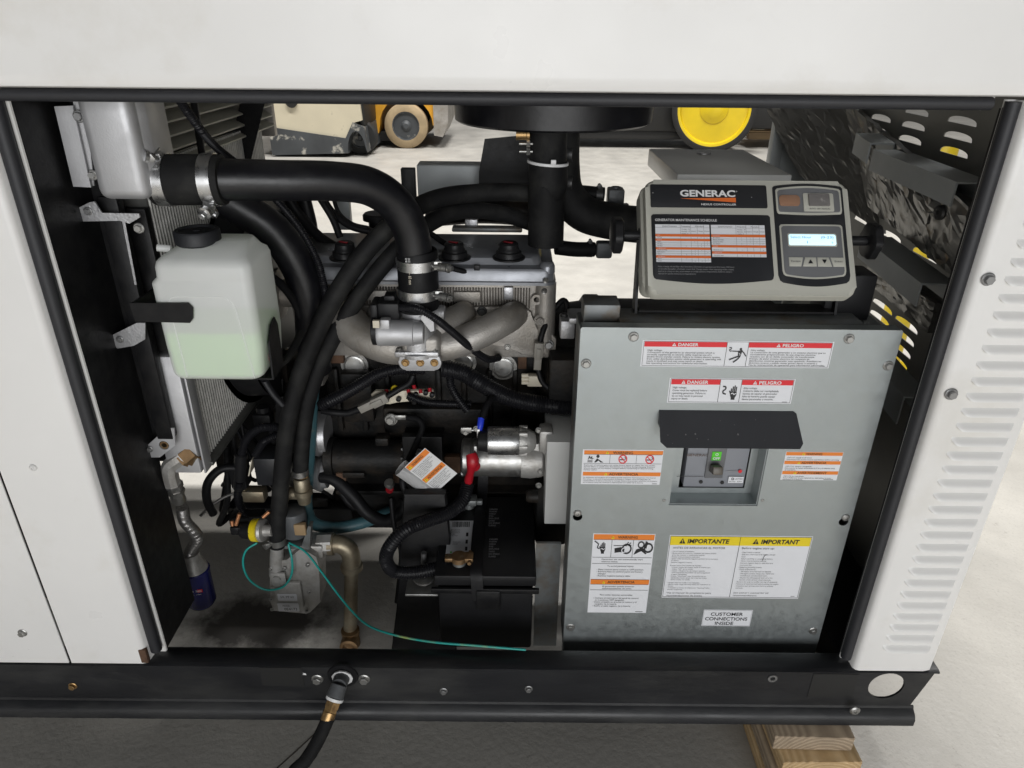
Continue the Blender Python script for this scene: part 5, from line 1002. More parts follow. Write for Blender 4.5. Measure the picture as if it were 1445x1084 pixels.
# exhaust side dark mass behind the engine
bm = nb(); box(bm, (-.17, .70, .80), (.50, .12, .16), .03); tube(bm, px([(600, 300, .72), (680, 295, .74), (760, 300, .74)]), .035, 18, 12); put('exhaust_manifold', bm, 'block', eng)
bm = nb(); lathe(bm, V((.16, .55, .60)), (1, 0, 0), [(0, .20), (.02, .215), (.45, .215), (.48, .19)], 48); altn = put('alternator', bm, 'block', None, 'big dark alternator barrel hidden behind the breaker box', 'alternator')
bm = nb(); F = None
t0 = [P(926, 208, .80), P(1042, 203, .80), P(1125, 250, .47), P(958, 252, .47)]; zt_ = sum(p.z for p in t0) / 4
xg0 = (t0[0].x + t0[3].x) / 2 - .012; xg1 = (t0[1].x + t0[2].x) / 2; box(bm, ((xg0 + xg1) / 2, .63, zt_ - .02), (xg1 - xg0, .34, .04), .003)
gb = put('terminal_housing', bm, 'graypaint', None, 'flat grey steel lid of the terminal housing behind the controller', 'housing')
bm = nb(); lathe(bm, PZ(993, 217, zt_ + .0005), (0, 0, 1), [(0, .017), (.003, .016), (.004, .012)], 20); put('lid_plug', bm, 'alu', gb)
bm = nb(); box(bm, ((xg0 + xg1) / 2 + .04, .66, zt_ - .16), (xg1 - xg0 - .14, .24, .24), .003); put('body', bm, 'graypaint', gb)

# ================================================================ long hoses
hose('coolant_hose', [(391, 770, .262), (393, 735, .263), (396, 690, .268), (403, 620, .27), (414, 560, .272), (438, 490, .275), (472, 420, .285), (520, 350, .30), (565, 308, .33), (615, 281, .40), (680, 272, .46), (752, 272, .50)], 12.5, 'hose', None, 'long black hose from the regulator, upper of the crossing pair', 'hose', n=80)
hose('coolant_hose', [(424, 665, .30), (427, 620, .30), (436, 560, .30), (458, 500, .305), (492, 440, .312), (540, 375, .325), (585, 330, .36), (640, 300, .43), (700, 300, .50), (752, 316, .54)], 11.5, 'hose', None, 'long black hose from the brass union, lower of the crossing pair', 'hose', n=80)
hose('radiator_hose', [(290, 262, .30), (335, 290, .31), (385, 325, .32), (420, 375, .33), (438, 430, .34), (441, 480, .36), (446, 520, .38)], 24, 'pipe', None, 'thick black radiator hose passing under the intake pipe', 'hose', seg=24)
hose('hose_branch', [(372, 385, .24), (395, 400, .28), (415, 425, .31), (430, 460, .33)], 6, 'rubber', None, 'thin black branch hose beside the bottle', 'hose')
hose('wire_loom', [(247, 132, .12), (275, 172, .16), (305, 208, .22), (345, 240, .26), (392, 285, .275), (425, 325, .28), (448, 368, .285), (457, 402, .29), (462, 440, .3)], 5.6, 'loom', None, 'long ribbed loom crossing behind the intake pipe', 'wire loom', n=90, corr=(3.2, 1))
hose('wire_loom', [(272, 132, .3), (279, 180, .32), (285, 218, .34)], 5, 'rubber', None, 'straight black cable beside the slat guard', 'cable')
hose('wire_loom', [(452, 572, .345), (478, 560, .345), (505, 545, .35), (535, 528, .36), (565, 520, .37), (600, 520, .375)], 9, 'loom', None, 'ribbed loom running left under the manifold to the engine front', 'wire loom', corr=(3.6, 1.1))
hose('wire_loom', [(625, 520, .37), (650, 525, .365), (680, 542, .35), (715, 560, .34), (760, 570, .335), (812, 574, .34)], 12.5, 'loom', None, 'thickest ribbed loom sweeping right into the breaker box', 'wire loom', corr=(3.6, 1.1), seg=20)
hose('wire_loom', [(634, 525, .365), (637, 545, .35), (648, 565, .34), (660, 580, .335)], 6, 'loom', None, 'small ribbed loom dropping towards the starter motor', 'wire loom', corr=(3, 1))
hose('wire_loom', [(575, 558, .36), (600, 567, .355), (640, 570, .355), (665, 570, .36)], 5.5, 'loom', None, 'thin ribbed loom beside the beige terminal strip', 'wire loom', corr=(3, 1))
hose('wire_loom', [(395, 603, .30), (368, 604, .31), (349, 618, .32), (341, 640, .33)], 6, 'loom', None, 'upper ribbed loom arching left of the coolant hoses', 'wire loom', corr=(3, 1))
hose('wire_loom', [(400, 612, .32), (375, 622, .32), (360, 642, .33)], 6, 'loom', None, 'lower ribbed loom arching left of the coolant hoses', 'wire loom', corr=(3, 1))
hose('wire_loom', [(340, 660, .33), (312, 662, .32), (294, 680, .31), (292, 705, .31), (301, 725, .32)], 6, 'rubber', None, 'smooth black wire curling left of the relay box', 'cable')
hose('wire_loom', [(338, 680, .32), (336, 705, .33), (345, 722, .33), (372, 724, .31)], 5.5, 'loom', None, 'ribbed wire hanging under the relay box', 'wire loom', corr=(3, 1))
hose('wire_loom', [(440, 672, .36), (470, 676, .35), (498, 700, .34), (520, 725, .33), (545, 735, .34), (568, 720, .36), (572, 705, .37)], 9, 'rubber', None, 'sagging black hose under the oil pan', 'hose')
hose('teal_hose', [(447, 512, .36), (440, 560, .345), (437, 620, .34), (433, 680, .34), (432, 715, .34), (442, 738, .35), (470, 745, .36), (510, 738, .38), (550, 722, .42)], 9, 'tealhose', None, 'dusty teal hose hanging beside the engine front', 'hose')
# ================================================================ starter motor, battery, cables
st = thing('starter_motor', P(715, 690, .33), 'silver starter motor with solenoid and red terminal boot', 'starter motor')
a = P(652, 645, .30); s_ = S(a); bm = nb(); b = P(735, 648, .30); L = (b - a).length; lathe(bm, a, (1, 0, 0), [(0, 24 * s_), (.004, 27 * s_), (.020, 27.5 * s_), (.021, 26 * s_), (.024, 26 * s_), (.025, 27 * s_), (L, 27 * s_)], 36); put('motor_body', bm, 'zinc', st)
bm = nb(); lathe(bm, b, (1, 0, 0), [(0, 26 * s_), (.02, 27 * s_), (.045, 25 * s_), (.05, 20 * s_)], 28); box(bm, P(756, 640, .31), (.05, .06, .085), .008); put('nose_housing', bm, 'fuelcast', st)
a = P(688, 622, .255); b = P(733, 622, .255); s_ = S(a); L = (b - a).length; bm = nb(); lathe(bm, a, (1, 0, 0), [(0, 17 * s_), (.001, 20 * s_), (.004, 20.5 * s_), (L - .002, 20.5 * s_), (L, 19.5 * s_)], 36); so = put('solenoid', bm, 'steel', st)
bm = nb(); lathe(bm, a - V((.020, 0, 0)), (1, 0, 0), [(0, 12 * s_), (.002, 15 * s_), (.012, 16 * s_), (.021, 17 * s_)], 24); put('solenoid_cap', bm, 'plastic', so)
bm = nb(); lathe(bm, b, (1, 0, 0), [(0, 20 * s_), (.010, 19 * s_), (.02, 17 * s_), (.03, 13 * s_), (.034, 9 * s_)], 28)
for k in range(6): t = k * math.pi / 3; box(bm, b + V((.008, 18 * s_ * math.cos(t), 18 * s_ * math.sin(t))), (.018, .010, .010), .002)
box(bm, P(770, 618, .27), (.028, .04, .052), .005); put('solenoid_nose', bm, 'fuelcast', so)
for k in (0, 1): bm = nb(); cyl(bm, P(652, 668 if k else 607, .275), P(700, 669 if k else 607, .275), .0028, seg=10); lathe(bm, P(655, 668 if k else 607, .275), (-1, 0, 0), [(0, .007), (.006, .007), (.008, .005)], 6); put('through_bolt', bm, 'steel', st)
bm = nb(); q = P(658, 607, .262); box(bm, q, (.022, .004, .012), .001); box(bm, P(671, 640, .245), (.006, .012, .040), .001); put('copper_link', bm, 'zinc', st)
for u, v in ((672, 605), (657, 610), (760, 607), (762, 664), (760, 685)): bolt(st, P(u, v, .262), (0, -1, 0), .0068, 'zinc')
bm = nb(); tube(bm, px([(665, 641, .235), (667, 650, .228), (665, 662, .232), (662, 674, .245), (660, 686, .25)]), lambda f: (.011 + .0035 * math.sin(f * 9) * (1 - f) - .003 * f), 18, 24); lathe(bm, P(671, 658, .235), (.6, -.8, 0), [(-.008, .010), (.004, .010), (.008, .006)], 16); put('terminal_boot', bm, 'redrubber', st, ang=70)
bm = nb(); tube(bm, px([(679, 590, .275), (678, 598, .268), (676, 607, .262)]), .0068, 12, 6); rt = put('ring_terminal', bm, 'bluevinyl', st); bm = nb(); box(bm, P(675, 612, .256), (.006, .003, .02), .0005); put('terminal_tongue', bm, 'steel', rt)
hose('wire', [(697, 560, .33), (688, 570, .30), (680, 591, .275)], 5, 'rubber', None, 'short grey wire entering the blue ring terminal', 'wire')
bm = nb(); a = P(772, 624, .22); b = P(812, 740, .22); box(bm, ((a.x + b.x) / 2 + .006, .285, (a.z + b.z) / 2), (b.x - a.x + .012, .13, a.z - b.z), .002)
put('shield_box', bm, 'graypaint', None, 'plain grey sheet shield between starter and breaker box', 'shield')
bm = nb(); a = P(757, 690, .27); b = P(800, 775, .27); box(bm, ((a.x + b.x) / 2, .33, (a.z + b.z) / 2), (b.x - a.x, .1, a.z - b.z), .01); lathe(bm, P(746, 700, .25), (-1, 0, 0), [(-.02, .014), (0, .014), (.006, .010)], 18); put('vibration_mount', bm, 'block', None, 'black rubber engine mount below the grey shield', 'mount')
bm = nb(); a = P(757, 770, .15); b = P(785, 915, .15); box(bm, ((a.x + b.x) / 2, .16, (a.z + b.z) / 2), (b.x - a.x, .006, a.z - b.z)); put('side_plate', bm, 'galvdark', None, 'narrow galvanised plate between battery and breaker box', 'plate')
# battery
by = .10; q0, q1 = P(612, 813, by), P(757, 813, by); bz1 = (q0.z + q1.z) / 2; bz0_ = bz1 - .205
bat = thing('battery', ((q0.x + q1.x) / 2, by + .09, bz0_), 'black lead acid battery with white label and hold down strap', 'battery')
bw_ = q1.x - q0.x; xb = (q0.x + q1.x) / 2; yb2 = PZ(690, 700, bz1).y; print('bat', bw_, yb2 - by, bz1)
bm = nb(); box(bm, (xb, (by + yb2) / 2, bz0_ + .09), (bw_ - .012, yb2 - by - .012, .18), .006); put('case', bm, 'plastic', bat)
bm = nb(); box(bm, (xb, (by + yb2) / 2, bz1 - .014), (bw_, yb2 - by, .026), .004); lid = put('lid', bm, 'plastic', bat)
bm = nb(); box(bm, (xb, by - .004, bz1 - .034), (bw_ + .012, .008, .012), .002); box(bm, (xb + .006, by - .006, bz1 - .055), (.05, .012, .05), .004); put('tray_lip', bm, 'blackpaint', bat)
# strap
sx = PZ(674, 760, bz1).x; bm = nb(); w_ = .024; path = [V((sx + .006, by - .010, bz1 - .055)), V((sx + .004, by - .005, bz1 - .012)), V((sx + .002, by + .004, bz1 + .005)), V((sx, (by + yb2) / 2, bz1 + .007)), V((sx + .004, yb2, bz1 + .014)), V((sx + .006, yb2 + .03, bz1 + .06))]
rings(bm, [[p + V((-w_ / 2, 0, -.0015)), p + V((w_ / 2, 0, -.0015)), p + V((w_ / 2, 0, .0015)), p + V((-w_ / 2, 0, .0015))] for p in spline(path, 24)]); put('strap', bm, 'rubber', bat)
bm = nb(); a = PZ(680, 690, bz1 + .03)
# battery label
tl, tr, bl = PZ(634, 735, bz1), PZ(668, 735, bz1), PZ(624, 783, bz1); exb = (tr - tl).normalized(); eyb = (bl - tl); eyb = (eyb - exb * eyb.dot(exb)).normalized()
ob, p = sticker(lid, 'battery_label', tl + V((0, 0, -.0002)) + eyb * .0, exb, eyb, (tr - tl).length, (bl - tl).length, 130, 180)
x = 18
while x < 112:
    w_ = random.choice((1.5, 2.5, 4)); p.rect(x, 6, x + w_, 36, 'ink'); x += w_ + random.choice((1.5, 2.5))
p.text(14, 54, 5, 'CAUTION SULFURIC ACID\nPOISON EXPLOSIVE GASES\nCAN CAUSE BLINDNESS OR\nSEVERE INJURY\nKEEP OUT OF REACH', 'inkgrey', x1=64, pitch=8); p.rect(14, 50, 17, 84, 'ink'); p.text(30, 120, 6, 'REPLACE WITH\nSAME SIZE', 'inkgrey', x1=70, pitch=10)
for y in (66, 104, 140): p.rect(96, y, 108, y + 20, 'ink')
p.poly(circ(26, 168, 5, 10), 'green'); p.text(90, 172, 7, 'Pb', 'ink'); p.done('print', ob)
for v0, v1 in ((716, 744), (758, 788)):
    a = PZ(690, v0, bz1); b = PZ(706, v1, bz1); ob, p = sticker(lid, 'caution_print', V((a.x, a.y, bz1 - .0003)), (1, 0, 0), (0, -1, 0), b.x - a.x, a.y - b.y, 40, 90, 'plastic')
    p.text(2, 14, 7, 'DANGER\nPOISON\nSHIELD\nEYES\nEXPLOSIVE\nGASES\nNO SPARKS\nFLAMES', 'greyink', x1=38, pitch=10.5); p.done('print', ob)
# terminals and cables
pt = PZ(648, 795, bz1); bm = nb(); lathe(bm, V((pt.x, pt.y, bz1)), (0, 0, 1), [(0, .014), (.006, .013), (.008, .010), (.018, .0095)], 20); put('positive_post', bm, 'galvdark', bat)
bm = nb(); lathe(bm, V((pt.x, pt.y, bz1 + .008)), (0, 0, 1), [(0, .010), (0, .016), (.012, .016), (.012, .010)], 20); box(bm, (pt.x + .020, pt.y + .002, bz1 + .014), (.018, .024, .011), .002); box(bm, (pt.x - .018, pt.y, bz1 + .014), (.022, .018, .010), .003); cyl(bm, (pt.x + .022, pt.y - .018, bz1 + .014), (pt.x + .022, pt.y + .02, bz1 + .014), .0042, seg=6); put('terminal_clamp', bm, 'bronze', bat)
nt_ = PZ(662, 715, bz1); bm = nb(); lathe(bm, V((nt_.x, nt_.y, bz1)), (0, 0, 1), [(0, .013), (.006, .012), (.02, .010)], 20); box(bm, (nt_.x, nt_.y, bz1 + .018), (.036, .03, .016), .004); box(bm, (nt_.x + .024, nt_.y, bz1 + .014), (.014, .014, .012), .003); put('terminal_clamp', bm, 'galvdark', bat)
hose('battery_cable', [(660, 684, .25), (653, 706, .22), (632, 724, .19), (602, 735, .16), (572, 748, .13), (551, 770, .115), (545, 790, .12), (556, 806, .13), (585, 808, .135), (612, 803, .14), (634, 797, .145)], 9.8, 'loom', None, 'thick ribbed battery cable looping from red boot to brass terminal', 'cable', n=90, corr=(3.6, 1.2), seg=20)
gc = thing('ground_cable', P(555, 593, .37), 'black ground cable with folded warning tag and bolted lug', 'cable')
hose('cable', [(575, 589, .375), (590, 592, .365), (596, 602, .355), (588, 625, .33), (576, 652, .28), (568, 676, .24), (572, 692, .23), (590, 706, .23), (615, 717, .23), (640, 720, .235), (655, 716, .245)], 4.8, 'rubber', gc)
bm = nb(); box(bm, P(565, 589, .378), (.026, .006, .012), .002); lathe(bm, P(552, 591, .382), (0, -1, 0), [(0, .0145), (.004, .0145)], 18); lg = put('lug', bm, 'zinc', gc); bolt(lg, P(551, 592, .378), (0, -1, 0), .0135, 'zinc')
# tag wrapped round the cable
A_ = P(586, 636, .225); B_ = P(626, 692, .225); Cc = P(566, 672, .225); tx = (P(601, 633, .22) - P(571, 661, .22)).normalized()
ty = (P(624, 682, .222) - P(601, 634, .222)); ty = (ty - tx * ty.dot(tx)).normalized(); Wt = (P(601, 633, .22) - P(570, 658, .22)).length; Ht = (P(624, 682, .222) - P(601, 634, .222)).length
tl = P(571, 659, .22); ob, p = sticker(gc, 'warning_tag', tl, tx, ty, Wt, Ht, 260, 330, 'tag', .0008)
p.rect(4, 6, 256, 52, 'orange'); p.tri(30, 30, 30, 'yellow', 'ink'); p.text(58, 42, 24, 'WARNING', 'rust', x1=190, bold=.01); p.rect(4, 172, 256, 216, 'orange'); p.tri(30, 194, 30, 'yellow', 'ink'); p.text(54, 206, 24, 'ADVERTENCIA', 'rust', x1=230, bold=.01)
p.text(14, 76, 10, 'Before servicing, disconnect\nbattery cables. Generator set\ncan start automatically\nwithout warning. Connect\nnegative cable last and\nremove it first. Wear\neye protection.', 'inkgrey', x1=240, pitch=13.4); p.text(14, 238, 10, 'Antes del servicio desconecte\nlos cables de la bateria. El\ngenerador puede arrancar sin\naviso. Conecte el cable\nnegativo al ultimo y retirelo\nprimero. Use proteccion.', 'inkgrey', x1=240, pitch=14); p.done('print', ob)
nn = ty.cross(tx).normalized(); bm = nb(); R7 = []
for t in (0, .3, .6, 1):
    c_ = tl.lerp(tl + ty * (Ht * 1.05), t) - tx * (.015 - .002 * t); rr_ = .0185 - .001 * math.sin(t * 3)
    R7.append([c_ - nn * .014 + (nn * math.cos(k) - tx * math.sin(k)) * rr_ for k in [2 * math.pi * j / 18 for j in range(19)]])
rings(bm, R7, closed=False); bmesh.ops.solidify(bm, geom=bm.faces[:], thickness=.0007); put('tag_fold', bm, 'tag', gc, ang=60)
# terminal strip and connectors
ts = thing('terminal_strip', P(575, 570, .375), 'beige terminal strip with red and black wire ends', 'terminal strip')
bm = nb(); a = P(527, 552, .38); b = P(612, 568, .38); prism(bm, [(P(u, v, .375).x, P(u, v, .375).z) for u, v in ((524, 556), (530, 551), (611, 550), (614, 560), (606, 562), (560, 566), (552, 569), (530, 568))], frame((0, .38, 0), (1, 0, 0), (0, 0, 1)), .010, .001); put('strip', bm, 'beige', ts)
for u, v in ((563, 562), (579, 561), (601, 553), (587, 556), (610, 556)):
    bm = nb(); lathe(bm, P(u, v, .368), (0, -1, 0), [(0, .0055), (.008, .0055), (.009, .004)], 14); put('terminal_post', bm, 'plastic', ts)
for u, v in ((577, 555), (594, 555), (607, 553), (585, 549), (546, 555)):
    bm = nb(); tube(bm, px([(u, v, .366), (u - 1, v - 5, .37)]), .0042, 10, 3); put('wire_end', bm, 'redrubber', ts)
bm = nb(); tube(bm, px([(553, 552, .366), (554, 547, .366), (558, 545, .368), (561, 549, .37)]), .0028, 10, 10); put('wire_end', bm, 'yellow', ts)
def conn(pts, lab, rpx):
    pp = px(pts); d = (pp[-1] - pp[0]).normalized(); s_ = S(pp[0]); L = (pp[-1] - pp[0]).length; up_ = V((0, -1, 0)); F = frame((pp[0] + pp[-1]) / 2, d, up_)
    bm = nb(); box(bm, (-L * .25, 0, 0), (L * .52, rpx * 1.7 * s_, rpx * 1.6 * s_), .0015, F); box(bm, (L * .22, 0, 0), (L * .54, rpx * 2 * s_, rpx * 2 * s_), .002, F); box(bm, (L * .1, rpx * 1.1 * s_, 0), (L * .4, rpx * .3 * s_, rpx * s_), .0005, F); return put('plug_connector', bm, 'greyconn', None, lab, 'connector', 'grey plug connectors')
conn([(508, 577, .34), (547, 559, .345)], 'grey plug connector lying in front of the beige terminal strip', 7)
conn([(758, 520, .37), (761, 482, .37)], 'grey plug connector standing upright below the valve cover end', 6.5)
hose('wire', [(547, 559, .345), (562, 550, .35), (578, 540, .355), (583, 530, .36)], 4.5, 'rubber', None, 'taped wire joining the slanted grey plug connector', 'wire')
hose('wire', [(508, 577, .34), (490, 583, .34), (470, 582, .34), (455, 580, .345)], 5, 'rubber', None, 'taped wire leaving the slanted connector to the left', 'wire')
hose('wire', [(762, 482, .37), (768, 462, .38), (780, 440, .40), (795, 424, .41), (800, 430, .41), (795, 450, .41), (791, 470, .42)], 4.2, 'rubber', None, 'looped black wire above the upright grey connector', 'wire')
hose('wire', [(759, 520, .37), (766, 540, .36), (785, 555, .35), (805, 568, .34)], 4, 'rubber', None, 'black wire from the upright connector into the thick loom', 'wire')
bm = nb(); a = P(735, 526, .37); 
for k in range(3): lathe(bm, P(739, 530 + k * 5, .372), (-1, 0, 0), [(-.01, .0045), (.004, .0045), (.005, .003)], 10)
box(bm, P(755, 536, .385), (.035, .02, .026), .003); put('sensor_plug', bm, 'beige', None, 'small cream sensor plug right of the core plugs', 'sensor')
bm = nb(); q = P(800, 460, .36); box(bm, q, (.03, .05, .04), .004); box(bm, P(812, 446, .36), (.03, .06, .012), .002); wb = put('steel_bracket', bm, 'alu', None, 'aluminium bracket tucked behind the top left box corner', 'bracket'); bolt(wb, P(796, 446, .33), (0, -.2, 1), .008, 'boltdark')
ds = thing('drain_stud', P(552, 700, .32), 'steel stud with a red band hanging left of the warning tag', 'stud'); bm = nb(); lathe(bm, P(550, 684, .32) , (0, -.5, 1), [(-.022, .008), (0, .008), (.001, .0115), (.006, .012), (.012, .009)], 16); put('head', bm, 'zinc', ds); bm = nb(); lathe(bm, P(550, 691, .32), (0, -.5, 1), [(-.002, .0088), (.003, .0088)], 16); put('band', bm, 'redrubber', ds)
hose('drain_wire', [(552, 703, .32), (556, 740, .3), (566, 780, .3), (564, 815, .29), (560, 850, .28)], 3.6, 'rubber', None, 'thin black wire hanging from the banded stud', 'wire')
# support foot left of battery
mt = thing('engine_mount', P(600, 915, .2), 'black engine mount plate left of the battery', 'mount')
bm = nb(); Y = .215; prism(bm, [(P(u, v, Y).x, P(u, v, Y).z) for u, v in ((571, 690), (630, 690), (640, 800), (645, 925), (552, 925), (566, 810))], frame((0, Y, 0), (1, 0, 0), (0, 0, 1)), .02, .003); put('plate', bm, 'blackpaint', mt)
bm = nb(); lathe(bm, PZ(598, 815, P(598, 815, .17).z), (0, 0, 1), [(-.004, .022), (0, .022), (.002, .018)], 24); box(bm, P(598, 822, .175), (.07, .08, .006), .002); put('washer', bm, 'zinc', mt); bolt(mt, P(598, 810, .17), (0, 0, 1), .012, 'bolt'); bm = nb(); cyl(bm, P(598, 806, .17), P(598, 780, .17), .006, seg=14); put('stud', bm, 'bolt', mt)

# ================================================================ fuel train
rg = thing('gas_regulator', P(415, 865, .27), 'cast gas regulator hanging under the coolant hoses', 'regulator')
bm = nb(); Y = .255; pts = [(381, 800), (390, 792), (405, 790), (425, 774), (446, 786), (450, 800), (452, 850), (438, 864), (432, 866), (386, 862), (381, 848)]
prism(bm, [(P(u, v, Y).x, P(u, v, Y).z) for u, v in pts][::-1], frame((0, Y, 0), (1, 0, 0), (0, 0, 1)), -.06, 0); box(bm, P(408, 838, .25), (.062, .01, .075), .003); cyl(bm, P(390, 812, .262), P(391, 768, .262), .0165, .0145, 24, .002); body = put('body', bm, 'fuelcast', rg, ang=30)
bm = nb(); lathe(bm, P(440, 822, .318) - V((.012, 0, 0)), (1, 0, 0), [(0, .056), (.012, .058), (.018, .052), (.030, .040), (.034, .02)], 40); dc = put('diaphragm_cover', bm, 'castgrey', rg)
for u, v in ((382, 803), (401, 803), (382, 846), (434, 798), (436, 836), (384, 860), (433, 862)): bolt(body, P(u, v, .248), (0, -1, 0), .0048, 'zinc')
a = P(391, 838, .244); b = P(420, 848, .244); ob, p = sticker(body, 'rating_label', V((a.x, .2442, a.z)), (1, 0, 0), (0, 0, -1), b.x - a.x, a.z - b.z, 100, 35, r=.002); p.text(15, 20, 12, 'S/N  IMP 603', 'inkgrey', x1=85); p.done('print', ob)
a = P(391, 851, .244); b = P(423, 863, .244); ob, p = sticker(body, 'rating_label', V((a.x, .2442, a.z)), (1, 0, 0), (0, 0, -1), b.x - a.x, a.z - b.z, 100, 38, r=.002); p.text(25, 16, 9, 'MODEL', 'inkgrey', x1=60); p.text(30, 32, 12, '0E4173', 'ink', x1=90); p.done('print', ob)
bm = nb(); prism(bm, rrect(P(382, 811, .245).x, P(382, 826, .245).z, P(402, 811, .245).x, P(402, 809, .245).z, .002), frame((0, .248, 0), (1, 0, 0), (0, 0, 1)), .004, .001); lathe(bm, P(391, 816, .245), (0, -1, 0), [(0, .009), (.006, .008), (.006, 0)], 18); put('test_port', bm, 'fuelcast', body)
clamp(rg, P(392, 763, .262), (0, 0, 1), .0178, .015, 'zinc', V((-.9, -.4, 0)), 'hose_clamp')
# solenoid valve
sv = thing('fuel_solenoid', P(425, 780, .30), 'grey fuel solenoid with tan coil on a silver valve block', 'solenoid valve')
c = P(418, 752, .285); s_ = S(c); z1_ = P(418, 720, .285).z; bm = nb(); lathe(bm, V((c.x, c.y, c.z)), (0, 0, 1), [(0, 17 * s_), (z1_ - c.z - .006, 17.5 * s_), (z1_ - c.z, 16.5 * s_), (z1_ - c.z + .002, 14 * s_), (z1_ - c.z + .003, 0)], 32); put('can', bm, 'castgrey', sv)
bm = nb(); box(bm, P(424, 746, .262), (.026, .014, .030), .003); put('coil', bm, 'backwood', sv)
bm = nb(); box(bm, P(418, 763, .285), (.05, .05, .008), .001); prism(bm, [(P(u, v, .28).x, P(u, v, .28).z) for u, v in ((428, 765), (438, 735), (442, 735), (440, 768))], frame((0, .28, 0), (1, 0, 0), (0, 0, 1)), .02); put('frame', bm, 'galvdark', sv)
bm = nb(); box(bm, P(437, 769, .30), (.075, .055, .036), .006); cyl(bm, P(450, 768, .30), P(470, 767, .30), .026, seg=8); put('valve_block', bm, 'fuelcast', sv)
# pressure switch with yellow ring
ps_ = thing('pressure_switch', P(362, 770, .25), 'black pressure switch with yellow ring at the regulator inlet', 'switch')
c = P(357, 748, .255); s_ = S(c); bm = nb(); lathe(bm, c, (1, -.1, .06), [(0, 14 * s_), (.001, 16 * s_), (.014, 16.5 * s_), (.015, 15 * s_)], 30); yr = put('yellow_ring', bm, 'yellow', ps_)
pr = Print(c + V((.003, -.0235, .012)), (0, 0, -1), (-1, 0, 0), .024, .008, 24, 8); pr.text(2, 6, 4, '4 PSI  10', 'ink', x1=20); pr.done('print', yr)
bm = nb(); lathe(bm, c + V((.015, 0, 0)), (1, -.1, .06), [(0, 15 * s_), (.004, 17 * s_), (.010, 16 * s_), (.012, 9 * s_), (.03, 8 * s_)], 24); put('flange', bm, 'fuelcast', ps_)
bm = nb(); lathe(bm, c - V((.026, 0, 0)), (1, -.1, .06), [(0, 9 * s_), (.004, 12 * s_), (.026, 13 * s_)], 20); box(bm, c + V((-.035, 0, .004)), (.022, .024, .02), .003); put('plug', bm, 'plastic', ps_)
for u, v, u2, v2 in ((330, 752, 327, 735), (333, 741, 338, 725), (371, 730, 380, 722)): hose('crimp', [(u, v, .25), (u2, v2, .255)], 2.6, 'copper', ps_, n=4)
bm = nb(); lathe(bm, P(378, 768, .252), (-.6, -.8, -.2), [(-.02, .007), (0, .007), (.004, .008), (.010, .008)], 14); put('brass_tap', bm, 'zinc', ps_)
# galvanised pipework
gp = thing('gas_pipe', P(492, 915, .29), 'galvanised gas pipe with elbow dropping to the base', 'pipe')
bm = nb(); tube(bm, px([(466, 768, .30), (480, 768, .30), (492, 776, .30), (496, 790, .30), (496, 800, .30)]), .0215, 24, 20); lathe(bm, P(463, 768, .30), (1, 0, 0), [(0, .021), (.002, .0255), (.014, .0255), (.016, .021)], 24); e = P(496, 797, .30); lathe(bm, e, (0, 0, -1), [(-.004, .021), (0, .026), (.012, .026), (.015, .018)], 24); put('elbow', bm, 'gaspipe', gp)
bm = nb(); cyl(bm, P(496, 797, .30), P(494, 900, .30), .0165, seg=22); put('riser', bm, 'gaspipe', gp)
q = P(494, 888, .295); bm = nb(); lathe(bm, V((q.x, q.y, q.z)), (0, 0, -1), [(0, .018), (.002, .0225), (.012, .0225), (.014, .019), (.05, .021)], 22); lathe(bm, P(492, 914, .26), (0, -1, 0), [(-.03, .022), (0, .022), (.002, .015), (-.01, .014)], 20); put('tee', bm, 'bronze', gp)
bm = nb(); lathe(bm, P(456, 768, .30), (1, 0, 0), [(0, .017), (.012, .017)], 20); put('nipple', bm, 'bronze', gp)
un = thing('brass_union', P(425, 720, .30), 'tarnished brass union between hose clamp and solenoid', 'pipe fitting')
q = P(425, 662, .30); bm = nb(); lathe(bm, q, (0, 0, -1), [(-.01, .011), (.004, .011), (.005, .016), (.018, .016)], 6); put('barb', bm, 'brass', un)
bm = nb(); lathe(bm, P(425, 674, .30), (0, 0, -1), [(0, .015), (.004, .0175), (.028, .0175), (.030, .021), (.042, .021), (.044, .017), (.066, .014)], 22); put('coupler', bm, 'gaspipe', un)
bm = nb(); lathe(bm, P(399, 696, .30), (1, 0, 0), [(0, .019), (.012, .019), (.014, .014), (.035, .014)], 20); put('side_branch', bm, 'gaspipe', un); clamp(un, P(424, 666, .30), (0, 0, 1), .0172, .014, 'zinc')
bm = nb(); box(bm, P(360, 697, .34), (.05, .03, .03), .004); box(bm, P(342, 690, .34), (.02, .02, .018), .003); put('valve_fitting', bm, 'gaspipe', None, 'small brass valve fitting under the relay box', 'valve')
# relay boxes
rb = thing('relay_box', P(372, 690, .33), 'black relay box with cream edge below the ribbed looms', 'relay'); bm = nb(); a = P(356, 648, .33); b = P(402, 686, .33); box(bm, ((a.x + b.x) / 2, .36, (a.z + b.z) / 2), (b.x - a.x, .06, a.z - b.z), .003); put('box', bm, 'ctldark', rb)
bm = nb(); p0 = P(354, 650, .328); p1 = P(350, 672, .328); rings(bm, [[p0, p0 + V((.0025, 0, 0)), p0 + V((.0025, .05, 0)), p0 + V((0, .05, 0))], [p1, p1 + V((.0025, 0, 0)), p1 + V((.0025, .05, 0)), p1 + V((0, .05, 0))]]); put('cream_edge', bm, 'beige', rb)
bm = nb(); cyl(bm, P(340, 640, .33), P(338, 690, .33), .014, seg=18, bev=.003); box(bm, P(339, 668, .345), (.036, .04, .06), .004); put('plug_socket', bm, 'plastic', rb)
